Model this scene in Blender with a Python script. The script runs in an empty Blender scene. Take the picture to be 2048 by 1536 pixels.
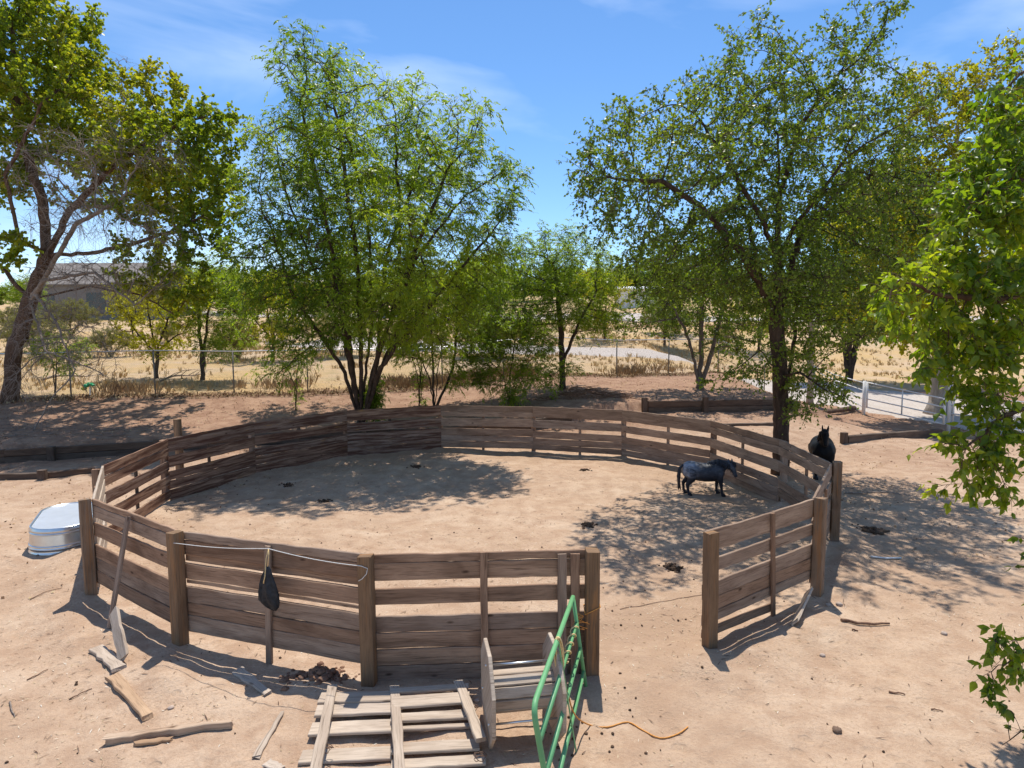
import bpy, math, random
import numpy as np
from mathutils import Vector, Matrix
random.seed(7); RNG = np.random.default_rng(11)
SC = bpy.context.scene
COL = SC.collection
def R(d): return math.radians(d)

DN = True
# ------------------------------------------------------------------ camera
F = 1297.0; PITCH = R(5.0); ROLL = R(-0.27); H = 4.057
def ray(px, py):
    x = (px - 1024) / F; y = -(py - 768) / F
    c, s = math.cos(ROLL), math.sin(ROLL)
    x, y = c * x - s * y, s * x + c * y
    return np.array([x, math.cos(PITCH) + y * math.sin(PITCH), -math.sin(PITCH) + y * math.cos(PITCH)])
def atz(px, py, z=0.0):
    d = ray(px, py); t = (z - H) / d[2]
    return np.array([d[0] * t, d[1] * t, z])
def aty(px, py, Y):
    d = ray(px, py); t = Y / d[1]
    return np.array([d[0] * t, Y, H + d[2] * t])
cam = bpy.data.cameras.new('camera'); co = bpy.data.objects.new('camera', cam); COL.objects.link(co)
o0 = ray(1024, 768); rx = ray(1024 + F, 768) - o0; ux = ray(1024, 768 - F) - o0
co.matrix_world = Matrix(((rx[0], ux[0], -o0[0], 0), (rx[1], ux[1], -o0[1], 0), (rx[2], ux[2], -o0[2], H), (0, 0, 0, 1)))
cam.sensor_width = 36; cam.lens = F / 2048 * 36; cam.clip_end = 6000; cam.clip_start = 0.05
SC.camera = co

# ------------------------------------------------------------------ helpers
def tag(o, label=None, cat=None, group=None, kind=None):
    if label: o['label'] = label
    if cat: o['category'] = cat
    if group: o['group'] = group
    if kind: o['kind'] = kind
    return o
def empty(name, loc, label, cat, group=None, rz=0):
    o = bpy.data.objects.new(name, None); COL.objects.link(o)
    o.location = loc; o.rotation_euler = (0, 0, rz); o.empty_display_size = .2
    return tag(o, label, cat, group)
def vnoise(x, y, seed=0):
    xi = np.floor(x).astype(np.int64); yi = np.floor(y).astype(np.int64)
    fx = x - xi; fy = y - yi
    fx = fx * fx * (3 - 2 * fx); fy = fy * fy * (3 - 2 * fy)
    def h(a, b):
        n = (a * 374761393 + b * 668265263 + seed * 974711) & 0x7fffffff
        n = ((n ^ (n >> 13)) * 1274126177) & 0x7fffffff
        return ((n ^ (n >> 16)) & 0xffff) / 65535.0
    return (h(xi, yi) * (1 - fx) + h(xi + 1, yi) * fx) * (1 - fy) + (h(xi, yi + 1) * (1 - fx) + h(xi + 1, yi + 1) * fx) * fy
def sst(a, b, x):
    t = np.clip((x - a) / (b - a), 0, 1); return t * t * (3 - 2 * t)

def link_mesh(name, me, mat, parent=None):
    o = bpy.data.objects.new(name, me); COL.objects.link(o)
    if mat: me.materials.append(mat)
    if parent:
        o.parent = parent
        o.matrix_parent_inverse = parent.matrix_basis.inverted()
    return o

class MB:
    """collects lofted shapes in world space into one mesh"""
    def __init__(s): s.V = []; s.F = []; s.UV = []; s.Rn = []; s.S = []
    def loft(s, rings, caps=True, rnd=None, smooth=False, close=True):
        rnd = random.random() if rnd is None else rnd
        n = len(rings[0]); b = len(s.V); off = rnd * 37.0
        u = 0.0; us = []
        for i, r in enumerate(rings):
            if i:
                c0 = np.mean(rings[i - 1], axis=0); c1 = np.mean(r, axis=0); u += float(np.linalg.norm(c1 - c0))
            us.append(u)
            for p in r: s.V.append((float(p[0]), float(p[1]), float(p[2])))
        per = [0.0]; r0 = rings[len(rings) // 2]
        for k in range(n): per.append(per[-1] + float(np.linalg.norm(np.asarray(r0[(k + 1) % n]) - np.asarray(r0[k]))))
        for i in range(len(rings) - 1):
            for k in range(n if close else n - 1):
                k2 = (k + 1) % n
                s.F.append((b + i * n + k, b + i * n + k2, b + (i + 1) * n + k2, b + (i + 1) * n + k))
                s.UV += [(us[i] + off, per[k] + off), (us[i] + off, per[k + 1] + off), (us[i + 1] + off, per[k + 1] + off), (us[i + 1] + off, per[k] + off)]
                s.Rn.append(rnd); s.S.append(smooth)
        if caps:
            for rr, fl in ((0, True), (len(rings) - 1, False)):
                ids = [b + rr * n + k for k in range(n)]
                if fl: ids = ids[::-1]
                s.F.append(tuple(ids)); s.Rn.append(rnd); s.S.append(False)
                pts = [s.V[j] for j in ids]
                a0 = np.array(pts[0]); e = np.array(pts[1]) - a0
                e = e / (np.linalg.norm(e) + 1e-9)
                for p in pts:
                    d = np.array(p) - a0; q = float(d @ e); w = float(np.linalg.norm(d - q * e))
                    s.UV.append((w * .2 + off, q + off))
    def board(s, a, b, up, w, t, seg=6, jit=.004, rnd=None, ch=.006, taper=1.0, bend=0.0, ends=.006):
        a = np.array(a, float); b = np.array(b, float); d = b - a; L = np.linalg.norm(d); d /= L
        up = np.array(up, float); up = up - d * (up @ d); up /= np.linalg.norm(up)
        nn = np.cross(d, up); rings = []
        ch = min(ch, t * .3, w * .3)
        prof = [(-.5, -.5, 1, 0), (-.5, -.5, 0, 1)]
        for i in range(seg + 1):
            f = i / seg; c = a + d * L * f + nn * bend * math.sin(math.pi * f)
            W = w * (1 + (taper - 1) * f)
            w0 = -W / 2 + random.uniform(-jit, jit); w1 = W / 2 + random.uniform(-jit, jit)
            t0, t1 = -t / 2, t / 2
            pts = [(w0 + ch, t0), (w1 - ch, t0), (w1, t0 + ch), (w1, t1 - ch), (w1 - ch, t1), (w0 + ch, t1), (w0, t1 - ch), (w0, t0 + ch)]
            if i in (0, seg):
                e = ends
                rings.append([c + up * p + nn * q + d * random.uniform(-e, e) for p, q in pts])
            else: rings.append([c + up * p + nn * q for p, q in pts])
        s.loft(rings, True, rnd)
    def tube(s, pts, rad, n=8, rnd=None, smooth=True, caps=True):
        pts = [np.array(p, float) for p in pts]
        if not hasattr(rad, '__len__'): rad = [rad] * len(pts)
        t = pts[1] - pts[0]; t /= np.linalg.norm(t) + 1e-9
        x = np.cross(t, (0, 0, 1.0));
        if np.linalg.norm(x) < .1: x = np.cross(t, (1.0, 0, 0))
        x /= np.linalg.norm(x); rings = []
        for i, p in enumerate(pts):
            a = pts[max(0, i - 1)]; b = pts[min(len(pts) - 1, i + 1)]
            t = b - a; t /= np.linalg.norm(t) + 1e-9
            x = x - t * (x @ t); x /= np.linalg.norm(x) + 1e-9; y = np.cross(t, x)
            rings.append([p + rad[i] * (math.cos(2 * math.pi * k / n) * x + math.sin(2 * math.pi * k / n) * y) for k in range(n)])
        s.loft(rings, caps, rnd, smooth)
    def lump(s, c, r, n=8, m=5, sq=.7, rnd=None, jit=.25):
        c = np.array(c, float); rings = []
        for i in range(m):
            ph = -math.pi / 2 + math.pi * (i + .15) / (m - .7)
            rings.append([c + r * np.array([math.cos(ph) * math.cos(2 * math.pi * k / n), math.cos(ph) * math.sin(2 * math.pi * k / n), sq * math.sin(ph)]) * (1 + random.uniform(-jit, jit)) for k in range(n)])
        s.loft(rings, True, rnd, True)
    def build(s, name, mat, parent=None):
        me = bpy.data.meshes.new(name); me.from_pydata(s.V, [], s.F)
        uv = me.uv_layers.new(name='UVMap'); uv.data.foreach_set('uv', np.array(s.UV, np.float32).ravel())
        at = me.attributes.new('rnd', 'FLOAT', 'FACE'); at.data.foreach_set('value', np.array(s.Rn, np.float32))
        me.polygons.foreach_set('use_smooth', np.array(s.S, bool)); me.update()
        return link_mesh(name, me, mat, parent)

def np_mesh(name, V, faces_n, idx, tint, mat, parent=None, smooth=False):
    """V (n,3); faces all with faces_n corners, idx (m,faces_n)"""
    me = bpy.data.meshes.new(name); m = len(idx)
    me.vertices.add(len(V)); me.vertices.foreach_set('co', V.astype(np.float32).ravel())
    me.loops.add(m * faces_n); me.loops.foreach_set('vertex_index', idx.astype(np.int32).ravel())
    me.polygons.add(m); me.polygons.foreach_set('loop_start', np.arange(m, dtype=np.int32) * faces_n)
    if smooth: me.polygons.foreach_set('use_smooth', np.ones(m, bool))
    me.update(calc_edges=True)
    if tint is not None:
        at = me.attributes.new('tint', 'FLOAT', 'FACE'); at.data.foreach_set('value', tint.astype(np.float32))
    return link_mesh(name, me, mat, parent)

# ------------------------------------------------------------------ materials
class NT:
    def __init__(s, name):
        s.m = bpy.data.materials.new(name); s.m.use_nodes = True
        s.t = s.m.node_tree; s.t.nodes.clear()
        s.out = s.t.nodes.new('ShaderNodeOutputMaterial')
    def n(s, typ, **kw):
        nd = s.t.nodes.new('ShaderNode' + typ)
        for k, v in kw.items():
            if k.startswith('i_'):
                key = k[2:]; key = int(key) if key.isdigit() else key.replace('_', ' ')
                if isinstance(v, bpy.types.NodeSocket): s.t.links.new(v, nd.inputs[key])
                else: nd.inputs[key].default_value = v
            else: setattr(nd, k, v)
        return nd
    def l(s, a, b): s.t.links.new(a, b)
    def math(s, op, a, b=0.0, c=0.0):
        nd = s.t.nodes.new('ShaderNodeMath'); nd.operation = op
        for i, v in enumerate((a, b, c)):
            if isinstance(v, bpy.types.NodeSocket): s.l(v, nd.inputs[i])
            else: nd.inputs[i].default_value = v
        return nd.outputs[0]
    def mix(s, f, a, b, bt='MIX'):
        nd = s.t.nodes.new('ShaderNodeMix'); nd.data_type = 'RGBA'; nd.blend_type = bt
        for k, v in ((0, f), (6, a), (7, b)):
            if isinstance(v, bpy.types.NodeSocket): s.l(v, nd.inputs[k])
            else: nd.inputs[k].default_value = v if k == 0 else (*v, 1)
        return nd.outputs[2]
    def ramp(s, f, stops, interp='LINEAR'):
        nd = s.t.nodes.new('ShaderNodeValToRGB'); cr = nd.color_ramp; cr.interpolation = interp
        while len(cr.elements) < len(stops): cr.elements.new(.5)
        for e, (p, c) in zip(cr.elements, stops):
            e.position = p; e.color = (*c, 1) if hasattr(c, '__len__') else (c, c, c, 1)
        s.l(f, nd.inputs[0]); return nd.outputs[0]
    def noise(s, vec, scale, detail=4, rough=.55, dist=0.0):
        nd = s.n('TexNoise'); nd.inputs['Scale'].default_value = scale; nd.inputs['Detail'].default_value = detail
        nd.inputs['Roughness'].default_value = rough; nd.inputs['Distortion'].default_value = dist
        if vec is not None: s.l(vec, nd.inputs['Vector'])
        return nd.outputs[0]
    def bsdf(s, col, rough=.8, spec=.2, metal=0.0, bump=None, bstr=.3, bdist=.02):
        b = s.n('BsdfPrincipled')
        for k, v in (('Base Color', col), ('Roughness', rough), ('Specular IOR Level', spec), ('Metallic', metal)):
            if isinstance(v, bpy.types.NodeSocket): s.l(v, b.inputs[k])
            else: b.inputs[k].default_value = (*v, 1) if k == 'Base Color' else v
        if bump is not None:
            bn = s.n('Bump'); bn.inputs['Strength'].default_value = bstr; bn.inputs['Distance'].default_value = bdist
            s.l(bump, bn.inputs['Height']); s.l(bn.outputs[0], b.inputs['Normal'])
        s.l(b.outputs[0], s.out.inputs[0]); return s.m

def m_wood(name, c0, c1, dark, stain=None, stain2=None, stain_amt=.5, end=None):
    t = NT(name); uv = t.n('UVMap').outputs[0]
    rn = t.n('Attribute', attribute_name='rnd').outputs['Fac']
    mp = t.n('Mapping', i_Vector=uv); mp.inputs['Scale'].default_value = (1.6, 55, 1)
    g = t.noise(mp.outputs[0], 1.0, 6, .6, .6)
    mp2 = t.n('Mapping', i_Vector=uv); mp2.inputs['Scale'].default_value = (1.1, 5, 1)
    g2 = t.noise(mp2.outputs[0], 1.0, 4, .6, .8)
    mp3 = t.n('Mapping', i_Vector=uv); mp3.inputs['Scale'].default_value = (3.5, 160, 1)
    g3 = t.noise(mp3.outputs[0], 1.0, 3, .6, .3)
    f = t.math('ADD', t.math('MULTIPLY', g, .6), t.math('MULTIPLY', rn, .75))
    col = t.mix(t.math('SUBTRACT', f, .14), c0, c1)
    gr = t.math('GREATER_THAN', t.math('FRACT', t.math('MULTIPLY', rn, 7.31)), .62); lum = tuple(sum(c1) / 3 * k for k in (1.12, .93, .76))
    col = t.mix(t.math('MULTIPLY', gr, .42), col, lum)
    col = t.mix(t.ramp(g2, [(.38, 0), (.72, .75)]), col, dark)
    col = t.mix(t.ramp(g, [(.30, .65), (.44, 0)]), col, tuple(x * .35 for x in dark))
    col = t.mix(t.ramp(g3, [(.34, .5), (.44, 0)]), col, tuple(x * .3 for x in dark))
    if stain:
        mp4 = t.n('Mapping', i_Vector=uv); mp4.inputs['Scale'].default_value = (.55, 9, 1)
        s1 = t.noise(mp4.outputs[0], 1.4, 5, .65, .7)
        col = t.mix(t.ramp(s1, [(.58 - .3 * stain_amt, 0), (.72 - .3 * stain_amt, .85)]), col, stain)
        if stain2:
            mp5 = t.n('Mapping', i_Vector=uv); mp5.inputs['Scale'].default_value = (.9, 9, 1); mp5.inputs['Location'].default_value = (3, 5, 0)
            s2 = t.noise(mp5.outputs[0], 1.7, 4, .6, .8)
            col = t.mix(t.ramp(s2, [(.64, 0), (.70, .7)]), col, stain2)
    # knots
    mpk = t.n('Mapping', i_Vector=uv); mpk.inputs['Scale'].default_value = (2.2, 5.5, 1)
    vo = t.n('TexVoronoi'); vo.inputs['Scale'].default_value = 1.0; t.l(mpk.outputs[0], vo.inputs['Vector'])
    sel = t.n('TexWhiteNoise'); t.l(vo.outputs['Position'], sel.inputs['Vector'])
    kd = t.math('ADD', vo.outputs['Distance'], t.math('MULTIPLY', t.math('GREATER_THAN', sel.outputs['Value'], .45), 1.0))
    col = t.mix(t.ramp(kd, [(.05, .85), (.085, .5), (.13, 0)]), col, tuple(x * .45 for x in dark))
    h = t.math('ADD', t.math('MULTIPLY', g, .7), t.math('MULTIPLY', g3, .5))
    return t.bsdf(col, .85, .15, 0, h, .5, .008)

def m_leaf(name, cols, trans, tfac=.45, rough=.42, spec=.35):
    t = NT(name); tn = t.n('Attribute', attribute_name='tint').outputs['Fac']
    n = len(cols); col = t.ramp(tn, [(i / (n - 1), c) for i, c in enumerate(cols)])
    tc = t.mix(1.0, col, trans, 'MULTIPLY')
    b = t.n('BsdfPrincipled'); t.l(col, b.inputs['Base Color'])
    b.inputs['Roughness'].default_value = rough; b.inputs['Specular IOR Level'].default_value = spec
    tr = t.n('BsdfTranslucent'); t.l(tc, tr.inputs['Color'])
    mx = t.n('MixShader'); mx.inputs[0].default_value = tfac
    t.l(b.outputs[0], mx.inputs[1]); t.l(tr.outputs[0], mx.inputs[2]); t.l(mx.outputs[0], t.out.inputs[0])
    return t.m

def m_bark(name, a, b, sc=9):
    t = NT(name); g = t.n('TexCoord').outputs['Object']
    mp = t.n('Mapping', i_Vector=g); mp.inputs['Scale'].default_value = (1, 1, .22)
    n1 = t.noise(mp.outputs[0], sc, 6, .65, .5); n2 = t.noise(g, 1.5, 3)
    col = t.mix(t.ramp(n1, [(.35, 0), (.62, 1)]), a, b)
    col = t.mix(t.math('MULTIPLY', n2, .5), col, tuple(x * .6 for x in a))
    return t.bsdf(col, .9, .1, 0, n1, .9, .04)

def m_plain(name, col, rough=.6, spec=.3, metal=0.0, var=.25, sc=12, bump=.1):
    t = NT(name); g = t.n('TexCoord').outputs['Object']; n = t.noise(g, sc, 5, .6)
    c = t.mix(t.ramp(n, [(.3, 0), (.7, 1)]), tuple(x * (1 - var) for x in col), tuple(min(1, x * (1 + var)) for x in col))
    return t.bsdf(c, rough, spec, metal, n, bump, .01)

def m_rnd(name, a, b, rough=.85):
    t = NT(name); rn = t.n('Attribute', attribute_name='rnd').outputs['Fac']
    g = t.n('TexCoord').outputs['Object']; n = t.noise(g, 60, 3)
    c = t.mix(rn, a, b); c = t.mix(t.math('MULTIPLY', n, .5), c, tuple(x * .4 for x in a))
    return t.bsdf(c, rough, .15)

W_front = m_wood('weathered_plank', (.235, .14, .09), (.50, .325, .215), (.12, .065, .04))
W_back = m_wood('weathered_plank_back', (.235, .152, .102), (.46, .32, .225), (.135, .08, .053))  # greyer brown planks of the right and back panels
W_left = m_wood('peeling_stained_plank', (.27, .155, .105), (.44, .28, .185), (.15, .075, .05), (.085, .034, .022), (.36, .19, .065), .5)
W_post = m_wood('treated_post', (.225, .14, .08), (.35, .225, .135), (.125, .075, .045), (.33, .165, .07), None, .22)
W_bleach = m_wood('bleached_plank', (.42, .33, .25), (.58, .48, .38), (.30, .22, .16))
W_tie = m_wood('railway_tie', (.10, .062, .042), (.20, .13, .09), (.05, .03, .022))
W_warm = m_wood('split_wood', (.42, .27, .16), (.60, .42, .27), (.26, .15, .085))

# ground
def m_ground():
    t = NT('sandy_soil'); pos = t.n('NewGeometry').outputs['Position']
    sp = t.n('SeparateXYZ', i_Vector=pos)
    n1 = t.noise(pos, .35, 5, .6); n2 = t.noise(pos, 2.2, 6, .65); n3 = t.noise(pos, 28, 4, .7); n4 = t.noise(pos, 140, 2, .6)
    c = t.mix(t.ramp(n1, [(.32, 0), (.68, 1)]), (.475, .328, .222), (.57, .418, .296))
    c = t.mix(t.ramp(n2, [(.38, .75), (.58, 0)]), c, (.39, .25, .163))
    c = t.mix(t.ramp(n3, [(.36, .5), (.52, 0)]), c, (.36, .23, .15))
    c = t.mix(t.ramp(n4, [(.60, 0), (.72, .55)]), c, (.70, .56, .40))
    c = t.mix(t.ramp(n4, [(.26, .6), (.36, 0)]), c, (.20, .125, .085))
    tk = t.n('Attribute', attribute_name='track').outputs['Fac']
    c = t.mix(t.math('MULTIPLY', tk, t.ramp(n2, [(.3, .75), (.6, .35)])), c, (.40, .27, .18))
    n6 = t.noise(pos, .9, 5, .6, .5); c = t.mix(t.ramp(n6, [(.56, 0), (.66, .45)]), c, (.62, .475, .345))
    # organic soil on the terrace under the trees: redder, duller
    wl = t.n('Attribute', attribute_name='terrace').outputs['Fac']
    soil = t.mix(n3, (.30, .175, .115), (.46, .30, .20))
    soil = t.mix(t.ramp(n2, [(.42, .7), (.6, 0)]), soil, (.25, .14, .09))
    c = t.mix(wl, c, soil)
    # dry field beyond the chain link fence
    fd = t.n('Attribute', attribute_name='field').outputs['Fac']
    fg = t.mix(t.ramp(t.noise(pos, .22, 6, .7), [(.38, 0), (.62, 1)]), (.50, .365, .24), (.50, .335, .155))
    fg = t.mix(t.ramp(t.noise(pos, 1.1, 5, .7), [(.5, 0), (.66, .5)]), fg, (.31, .25, .11))
    c = t.mix(fd, c, fg)
    # hoof prints and scuffs
    wv = t.n('VectorMath', operation='ADD'); t.l(pos, wv.inputs[0])
    wn_ = t.n('TexNoise'); wn_.inputs['Scale'].default_value = 3.0; t.l(pos, wn_.inputs['Vector']); sc_ = t.n('VectorMath', operation='SCALE'); sc_.inputs['Scale'].default_value = .16; t.l(wn_.outputs['Color'], sc_.inputs[0]); t.l(sc_.outputs[0], wv.inputs[1])
    vo = t.n('TexVoronoi'); vo.inputs['Scale'].default_value = 3.4; t.l(wv.outputs[0], vo.inputs['Vector'])
    ws = t.n('TexWhiteNoise'); t.l(vo.outputs['Position'], ws.inputs['Vector'])
    dip = t.math('MULTIPLY', t.ramp(vo.outputs['Distance'], [(.16, 0), (.27, 1)], 'EASE'), 1.0)
    dip = t.math('MAXIMUM', dip, t.math('GREATER_THAN', ws.outputs['Value'], .55))
    n5 = t.noise(pos, 7.5, 5, .7)
    c = t.mix(t.math('MULTIPLY', t.math('SUBTRACT', 1.0, dip), .22), c, (.36, .24, .155))
    h = t.math('ADD', t.math('MULTIPLY', n3, .6), t.math('ADD', t.math('MULTIPLY', n2, 1.6), t.math('MULTIPLY', n4, .3)))
    h = t.math('ADD', h, t.math('ADD', t.math('MULTIPLY', dip, .45), t.math('MULTIPLY', n5, 1.1)))
    return t.bsdf(c, .95, .08, 0, h, .7, .04)

# ------------------------------------------------------------------ terrain
WX = [-60, -22, -15.4, -11.8, -8, -3, 2, 5.2, 9.5, 30]
WY = [14, 17.4, 19.5, 21.1, 22.6, 23.3, 23.8, 25.2, 25.8, 27]
def wallY(x): return np.interp(x, WX, WY)
def fenceY(x): return 26.6 + .314 * (x + 14.7)
FN = ([0, 34, 50, 70, 90, 120, 200, 400, 1000, 3000], [1.2, 1.75, 2.4, 3.7, 5.3, 7.6, 13, 26, 62, 170])
def zbase(x, y):
    x = np.asarray(x, float); y = np.asarray(y, float)
    d = y - wallY(x)
    zpre = .7 * sst(19.8, 25.6, y) * sst(-3, 4, x)
    rise = np.where(x < 0, 1.08, 1.08 - .6 * sst(-2, 6, x))
    zn = zpre + .42 * sst(-.02, .16, d) + np.clip(d, 0, 8) / 8 * rise
    zf = np.interp(y, *FN)
    w = sst(0.5, 9, y - fenceY(x))
    z = zn * (1 - w) + zf * w
    fade = sst(10.5, 15, x) * (1 - sst(42, 75, y))
    return z * (1 - fade) + .25 * sst(24, 50, y) * fade
def zg(x, y):
    x = np.asarray(x, float); y = np.asarray(y, float)
    far = 1 + np.clip(y - 60, 0, 200) * .03
    n = (vnoise(x * .45, y * .45, 1) - .5) * .10 + (vnoise(x * 1.7, y * 1.7, 2) - .5) * .05 + (vnoise(x * 5.1, y * 5.1, 3) - .5) * .028 + (vnoise(x * 13, y * 13, 4) - .5) * .012
    fn = (vnoise(x * .06, y * .06, 5) - .5) * .5 * sst(35, 60, y) * far
    # dirt banked against the outside of the pen
    rr = np.hypot(x + .9, y - 14.13)
    bank = .10 * np.exp(-((rr - 7.45) / .45) ** 2) * (.4 + vnoise(x * 2.3, y * 2.3, 9))
    return zbase(x, y) + n + fn + bank
def zgf(x, y): return float(zg(np.array([x]), np.array([y]))[0])
def G(px, py):
    """pixel of the photograph -> point on the terrain"""
    d = ray(px, py); ts = np.concatenate([np.arange(2, 50, .15), np.arange(50, 400, 2.0)])
    hit = np.argmax(H + d[2] * ts <= zg(d[0] * ts, d[1] * ts)); hi = ts[hit]; lo = ts[max(hit - 1, 0)]
    for i in range(12):
        t = (lo + hi) / 2
        if H + d[2] * t <= zgf(d[0] * t, d[1] * t): hi = t
        else: lo = t
    return np.array([d[0] * hi, d[1] * hi, zgf(d[0] * hi, d[1] * hi)])
def grow(a, f, lim):
    out = []; v = a; s = .09
    while v < lim: v += s; s *= f; out.append(v)
    return out
mid = list(np.arange(-9.5, 8.6, .075)); xs = [-v for v in grow(9.5, 1.1, 1800)][::-1] + mid + grow(8.55, 1.1, 1800)
ys = [-30, -15, -6, 0, 2, 3.5] + list(np.arange(4.3, 23, .075)) + grow(23, 1.055, 2600)
XS, YS = np.meshgrid(np.array(xs), np.array(ys)); ZS = zg(XS, YS)
nx, ny = len(xs), len(ys); V = np.stack([XS, YS, ZS], -1).reshape(-1, 3)
ii = np.arange(nx * ny).reshape(ny, nx)
idx = np.stack([ii[:-1, :-1], ii[:-1, 1:], ii[1:, 1:], ii[1:, :-1]], -1).reshape(-1, 4)
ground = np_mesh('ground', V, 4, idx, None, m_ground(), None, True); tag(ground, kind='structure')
def vattr(o, nm, val):
    a = o.data.attributes.new(nm, 'FLOAT', 'POINT'); a.data.foreach_set('value', val.astype(np.float32).ravel())
rr = np.hypot(XS + .9, YS - 14.13)
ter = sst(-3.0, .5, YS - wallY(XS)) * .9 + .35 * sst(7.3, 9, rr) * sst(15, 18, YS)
vattr(ground, 'track', np.exp(-((rr - 6.1) / .55) ** 2) + .8 * np.exp(-((XS - 1.9 - .1 * (YS - 7)) / .8) ** 2) * (YS < 9) + .7 * sst(.5, .75, vnoise(XS * .35, YS * .35, 77)))
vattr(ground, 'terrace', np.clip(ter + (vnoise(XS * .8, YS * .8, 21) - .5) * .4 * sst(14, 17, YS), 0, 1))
vattr(ground, 'field', sst(-.3, .6, YS - fenceY(XS) + (vnoise(XS * 2, YS * 2, 8) - .5) * .8) * (1 - sst(12, 16, XS) * (1 - sst(36, 40, YS))))

# gravel road beyond the fences
def strip(name, pts, w, mat, lift=.02, step=.6):
    P = []
    for a, b in zip(pts[:-1], pts[1:]):
        n = max(2, int(math.dist(a, b) / step))
        for i in range(n): P.append((a[0] + (b[0] - a[0]) * i / n, a[1] + (b[1] - a[1]) * i / n))
    P = np.array(P)
    for _ in range(12): P[1:-1] = (P[:-2] + 2 * P[1:-1] + P[2:]) / 4
    T = np.gradient(P, axis=0); T /= np.linalg.norm(T, axis=1)[:, None]; N = np.stack([-T[:, 1], T[:, 0]], 1)
    k = 13; rows = []
    for j in range(k):
        q = P + N * (w * (j / (k - 1) - .5))[..., None] if hasattr(w, '__len__') else P + N * w * (j / (k - 1) - .5)
        if j in (0, k - 1): q = q + N * ((vnoise(P[:, 0] * 1.3, P[:, 1] * 1.3, 31 + j) - .5) * .8)[:, None]
        z = zg(q[:, 0], q[:, 1]) + lift - (.06 if j in (0, k - 1) else 0)
        rows.append(np.column_stack([q, z]))
    Vv = np.stack(rows, 1); n = len(P); ii = np.arange(n * k).reshape(n, k)
    ix = np.stack([ii[:-1, :-1], ii[:-1, 1:], ii[1:, 1:], ii[1:, :-1]], -1).reshape(-1, 4)
    return tag(np_mesh(name, Vv.reshape(-1, 3), 4, ix[:, ::-1], None, mat, None, True), kind='structure')
def m_gravel():
    t = NT('pale_gravel'); pos = t.n('NewGeometry').outputs['Position']
    n1 = t.noise(pos, .5, 4); n2 = t.noise(pos, 9, 5, .7)
    c = t.mix(n1, (.42, .36, .31), (.56, .50, .45)); c = t.mix(t.ramp(n2, [(.4, .6), (.55, 0)]), c, (.30, .25, .21))
    return t.bsdf(c, .95, .1, 0, n2, .5, .03)
MG = m_gravel()
strip('road', [(27, 10), (22.5, 24), (20.5, 33), (17, 41), (11, 46), (4, 49), (-4, 52), (-18, 58)], 9.0, MG, .05)
strip('dirt_track', [(70, 84), (30, 88), (5, 92), (-25, 98), (-60, 108)], 9, MG, .12, 2)

# ------------------------------------------------------------------ world and sun
EL = R(67); AZ = R(4)
w = bpy.data.worlds.new('World'); SC.world = w; w.use_nodes = True
nt = w.node_tree; nt.nodes.clear(); L = nt.links.new
out = nt.nodes.new('ShaderNodeOutputWorld'); bg = nt.nodes.new('ShaderNodeBackground')
sky = nt.nodes.new('ShaderNodeTexSky'); sky.sky_type = 'NISHITA'; sky.sun_disc = False
sky.sun_elevation = EL; sky.sun_rotation = AZ; sky.altitude = 1400; sky.air_density = 1.0; sky.dust_density = .35; sky.ozone_density = 3.0
tc = nt.nodes.new('ShaderNodeTexCoord')
def wn(scale, mapscale, loc, detail, rough, dist):
    mp = nt.nodes.new('ShaderNodeMapping'); mp.inputs['Scale'].default_value = mapscale; mp.inputs['Location'].default_value = loc
    mp.inputs['Rotation'].default_value = (0, R(-12), 0)
    L(tc.outputs['Generated'], mp.inputs[0])
    n = nt.nodes.new('ShaderNodeTexNoise'); n.inputs['Scale'].default_value = scale; n.inputs['Detail'].default_value = detail
    n.inputs['Roughness'].default_value = rough; n.inputs['Distortion'].default_value = dist
    L(mp.outputs[0], n.inputs[0]); return n.outputs[0]
cl = wn(1.6, (1, .8, 3.6), (.9, 0.3, .55), 6, .5, .6)
rp = nt.nodes.new('ShaderNodeValToRGB'); rp.color_ramp.elements[0].position = .455; rp.color_ramp.elements[1].position = .90
rp.color_ramp.elements[0].color = (0, 0, 0, 1); rp.color_ramp.elements[1].color = (.75, .75, .75, 1)
L(cl, rp.inputs[0])
mx = nt.nodes.new('ShaderNodeMix'); mx.data_type = 'RGBA'
hs = nt.nodes.new('ShaderNodeHueSaturation'); hs.inputs['Hue'].default_value = .5; hs.inputs['Saturation'].default_value = 1.17
L(sky.outputs[0], hs.inputs['Color'])
L(rp.outputs[0], mx.inputs[0]); L(hs.outputs[0], mx.inputs[6]); mx.inputs[7].default_value = (7.5, 8.2, 9.2, 1)
L(mx.outputs[2], bg.inputs[0]); bg.inputs[1].default_value = .15; L(bg.outputs[0], out.inputs[0])
sl = bpy.data.lights.new('sun', 'SUN'); sl.energy = 4.6; sl.angle = R(.5); sl.color = (1, .95, .87)
so = bpy.data.objects.new('sun', sl); COL.objects.link(so)
sd = Vector((math.sin(AZ) * math.cos(EL), math.cos(AZ) * math.cos(EL), math.sin(EL)))   # towards the sun: beyond the pen, high
so.rotation_euler = sd.to_track_quat('Z', 'Y').to_euler(); so.location = (0, 0, 40)
SC.view_settings.view_transform = 'Standard'; SC.view_settings.look = 'None'; SC.view_settings.exposure = .28; SC.view_settings.gamma = 1
SC.cycles.use_denoising = DN; SC.cycles.max_bounces = 8; SC.cycles.transparent_max_bounces = 4
SC.cycles.diffuse_bounces = 4; SC.cycles.glossy_bounces = 2; SC.cycles.transmission_bounces = 4
SC.cycles.sample_clamp_indirect = 6

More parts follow.
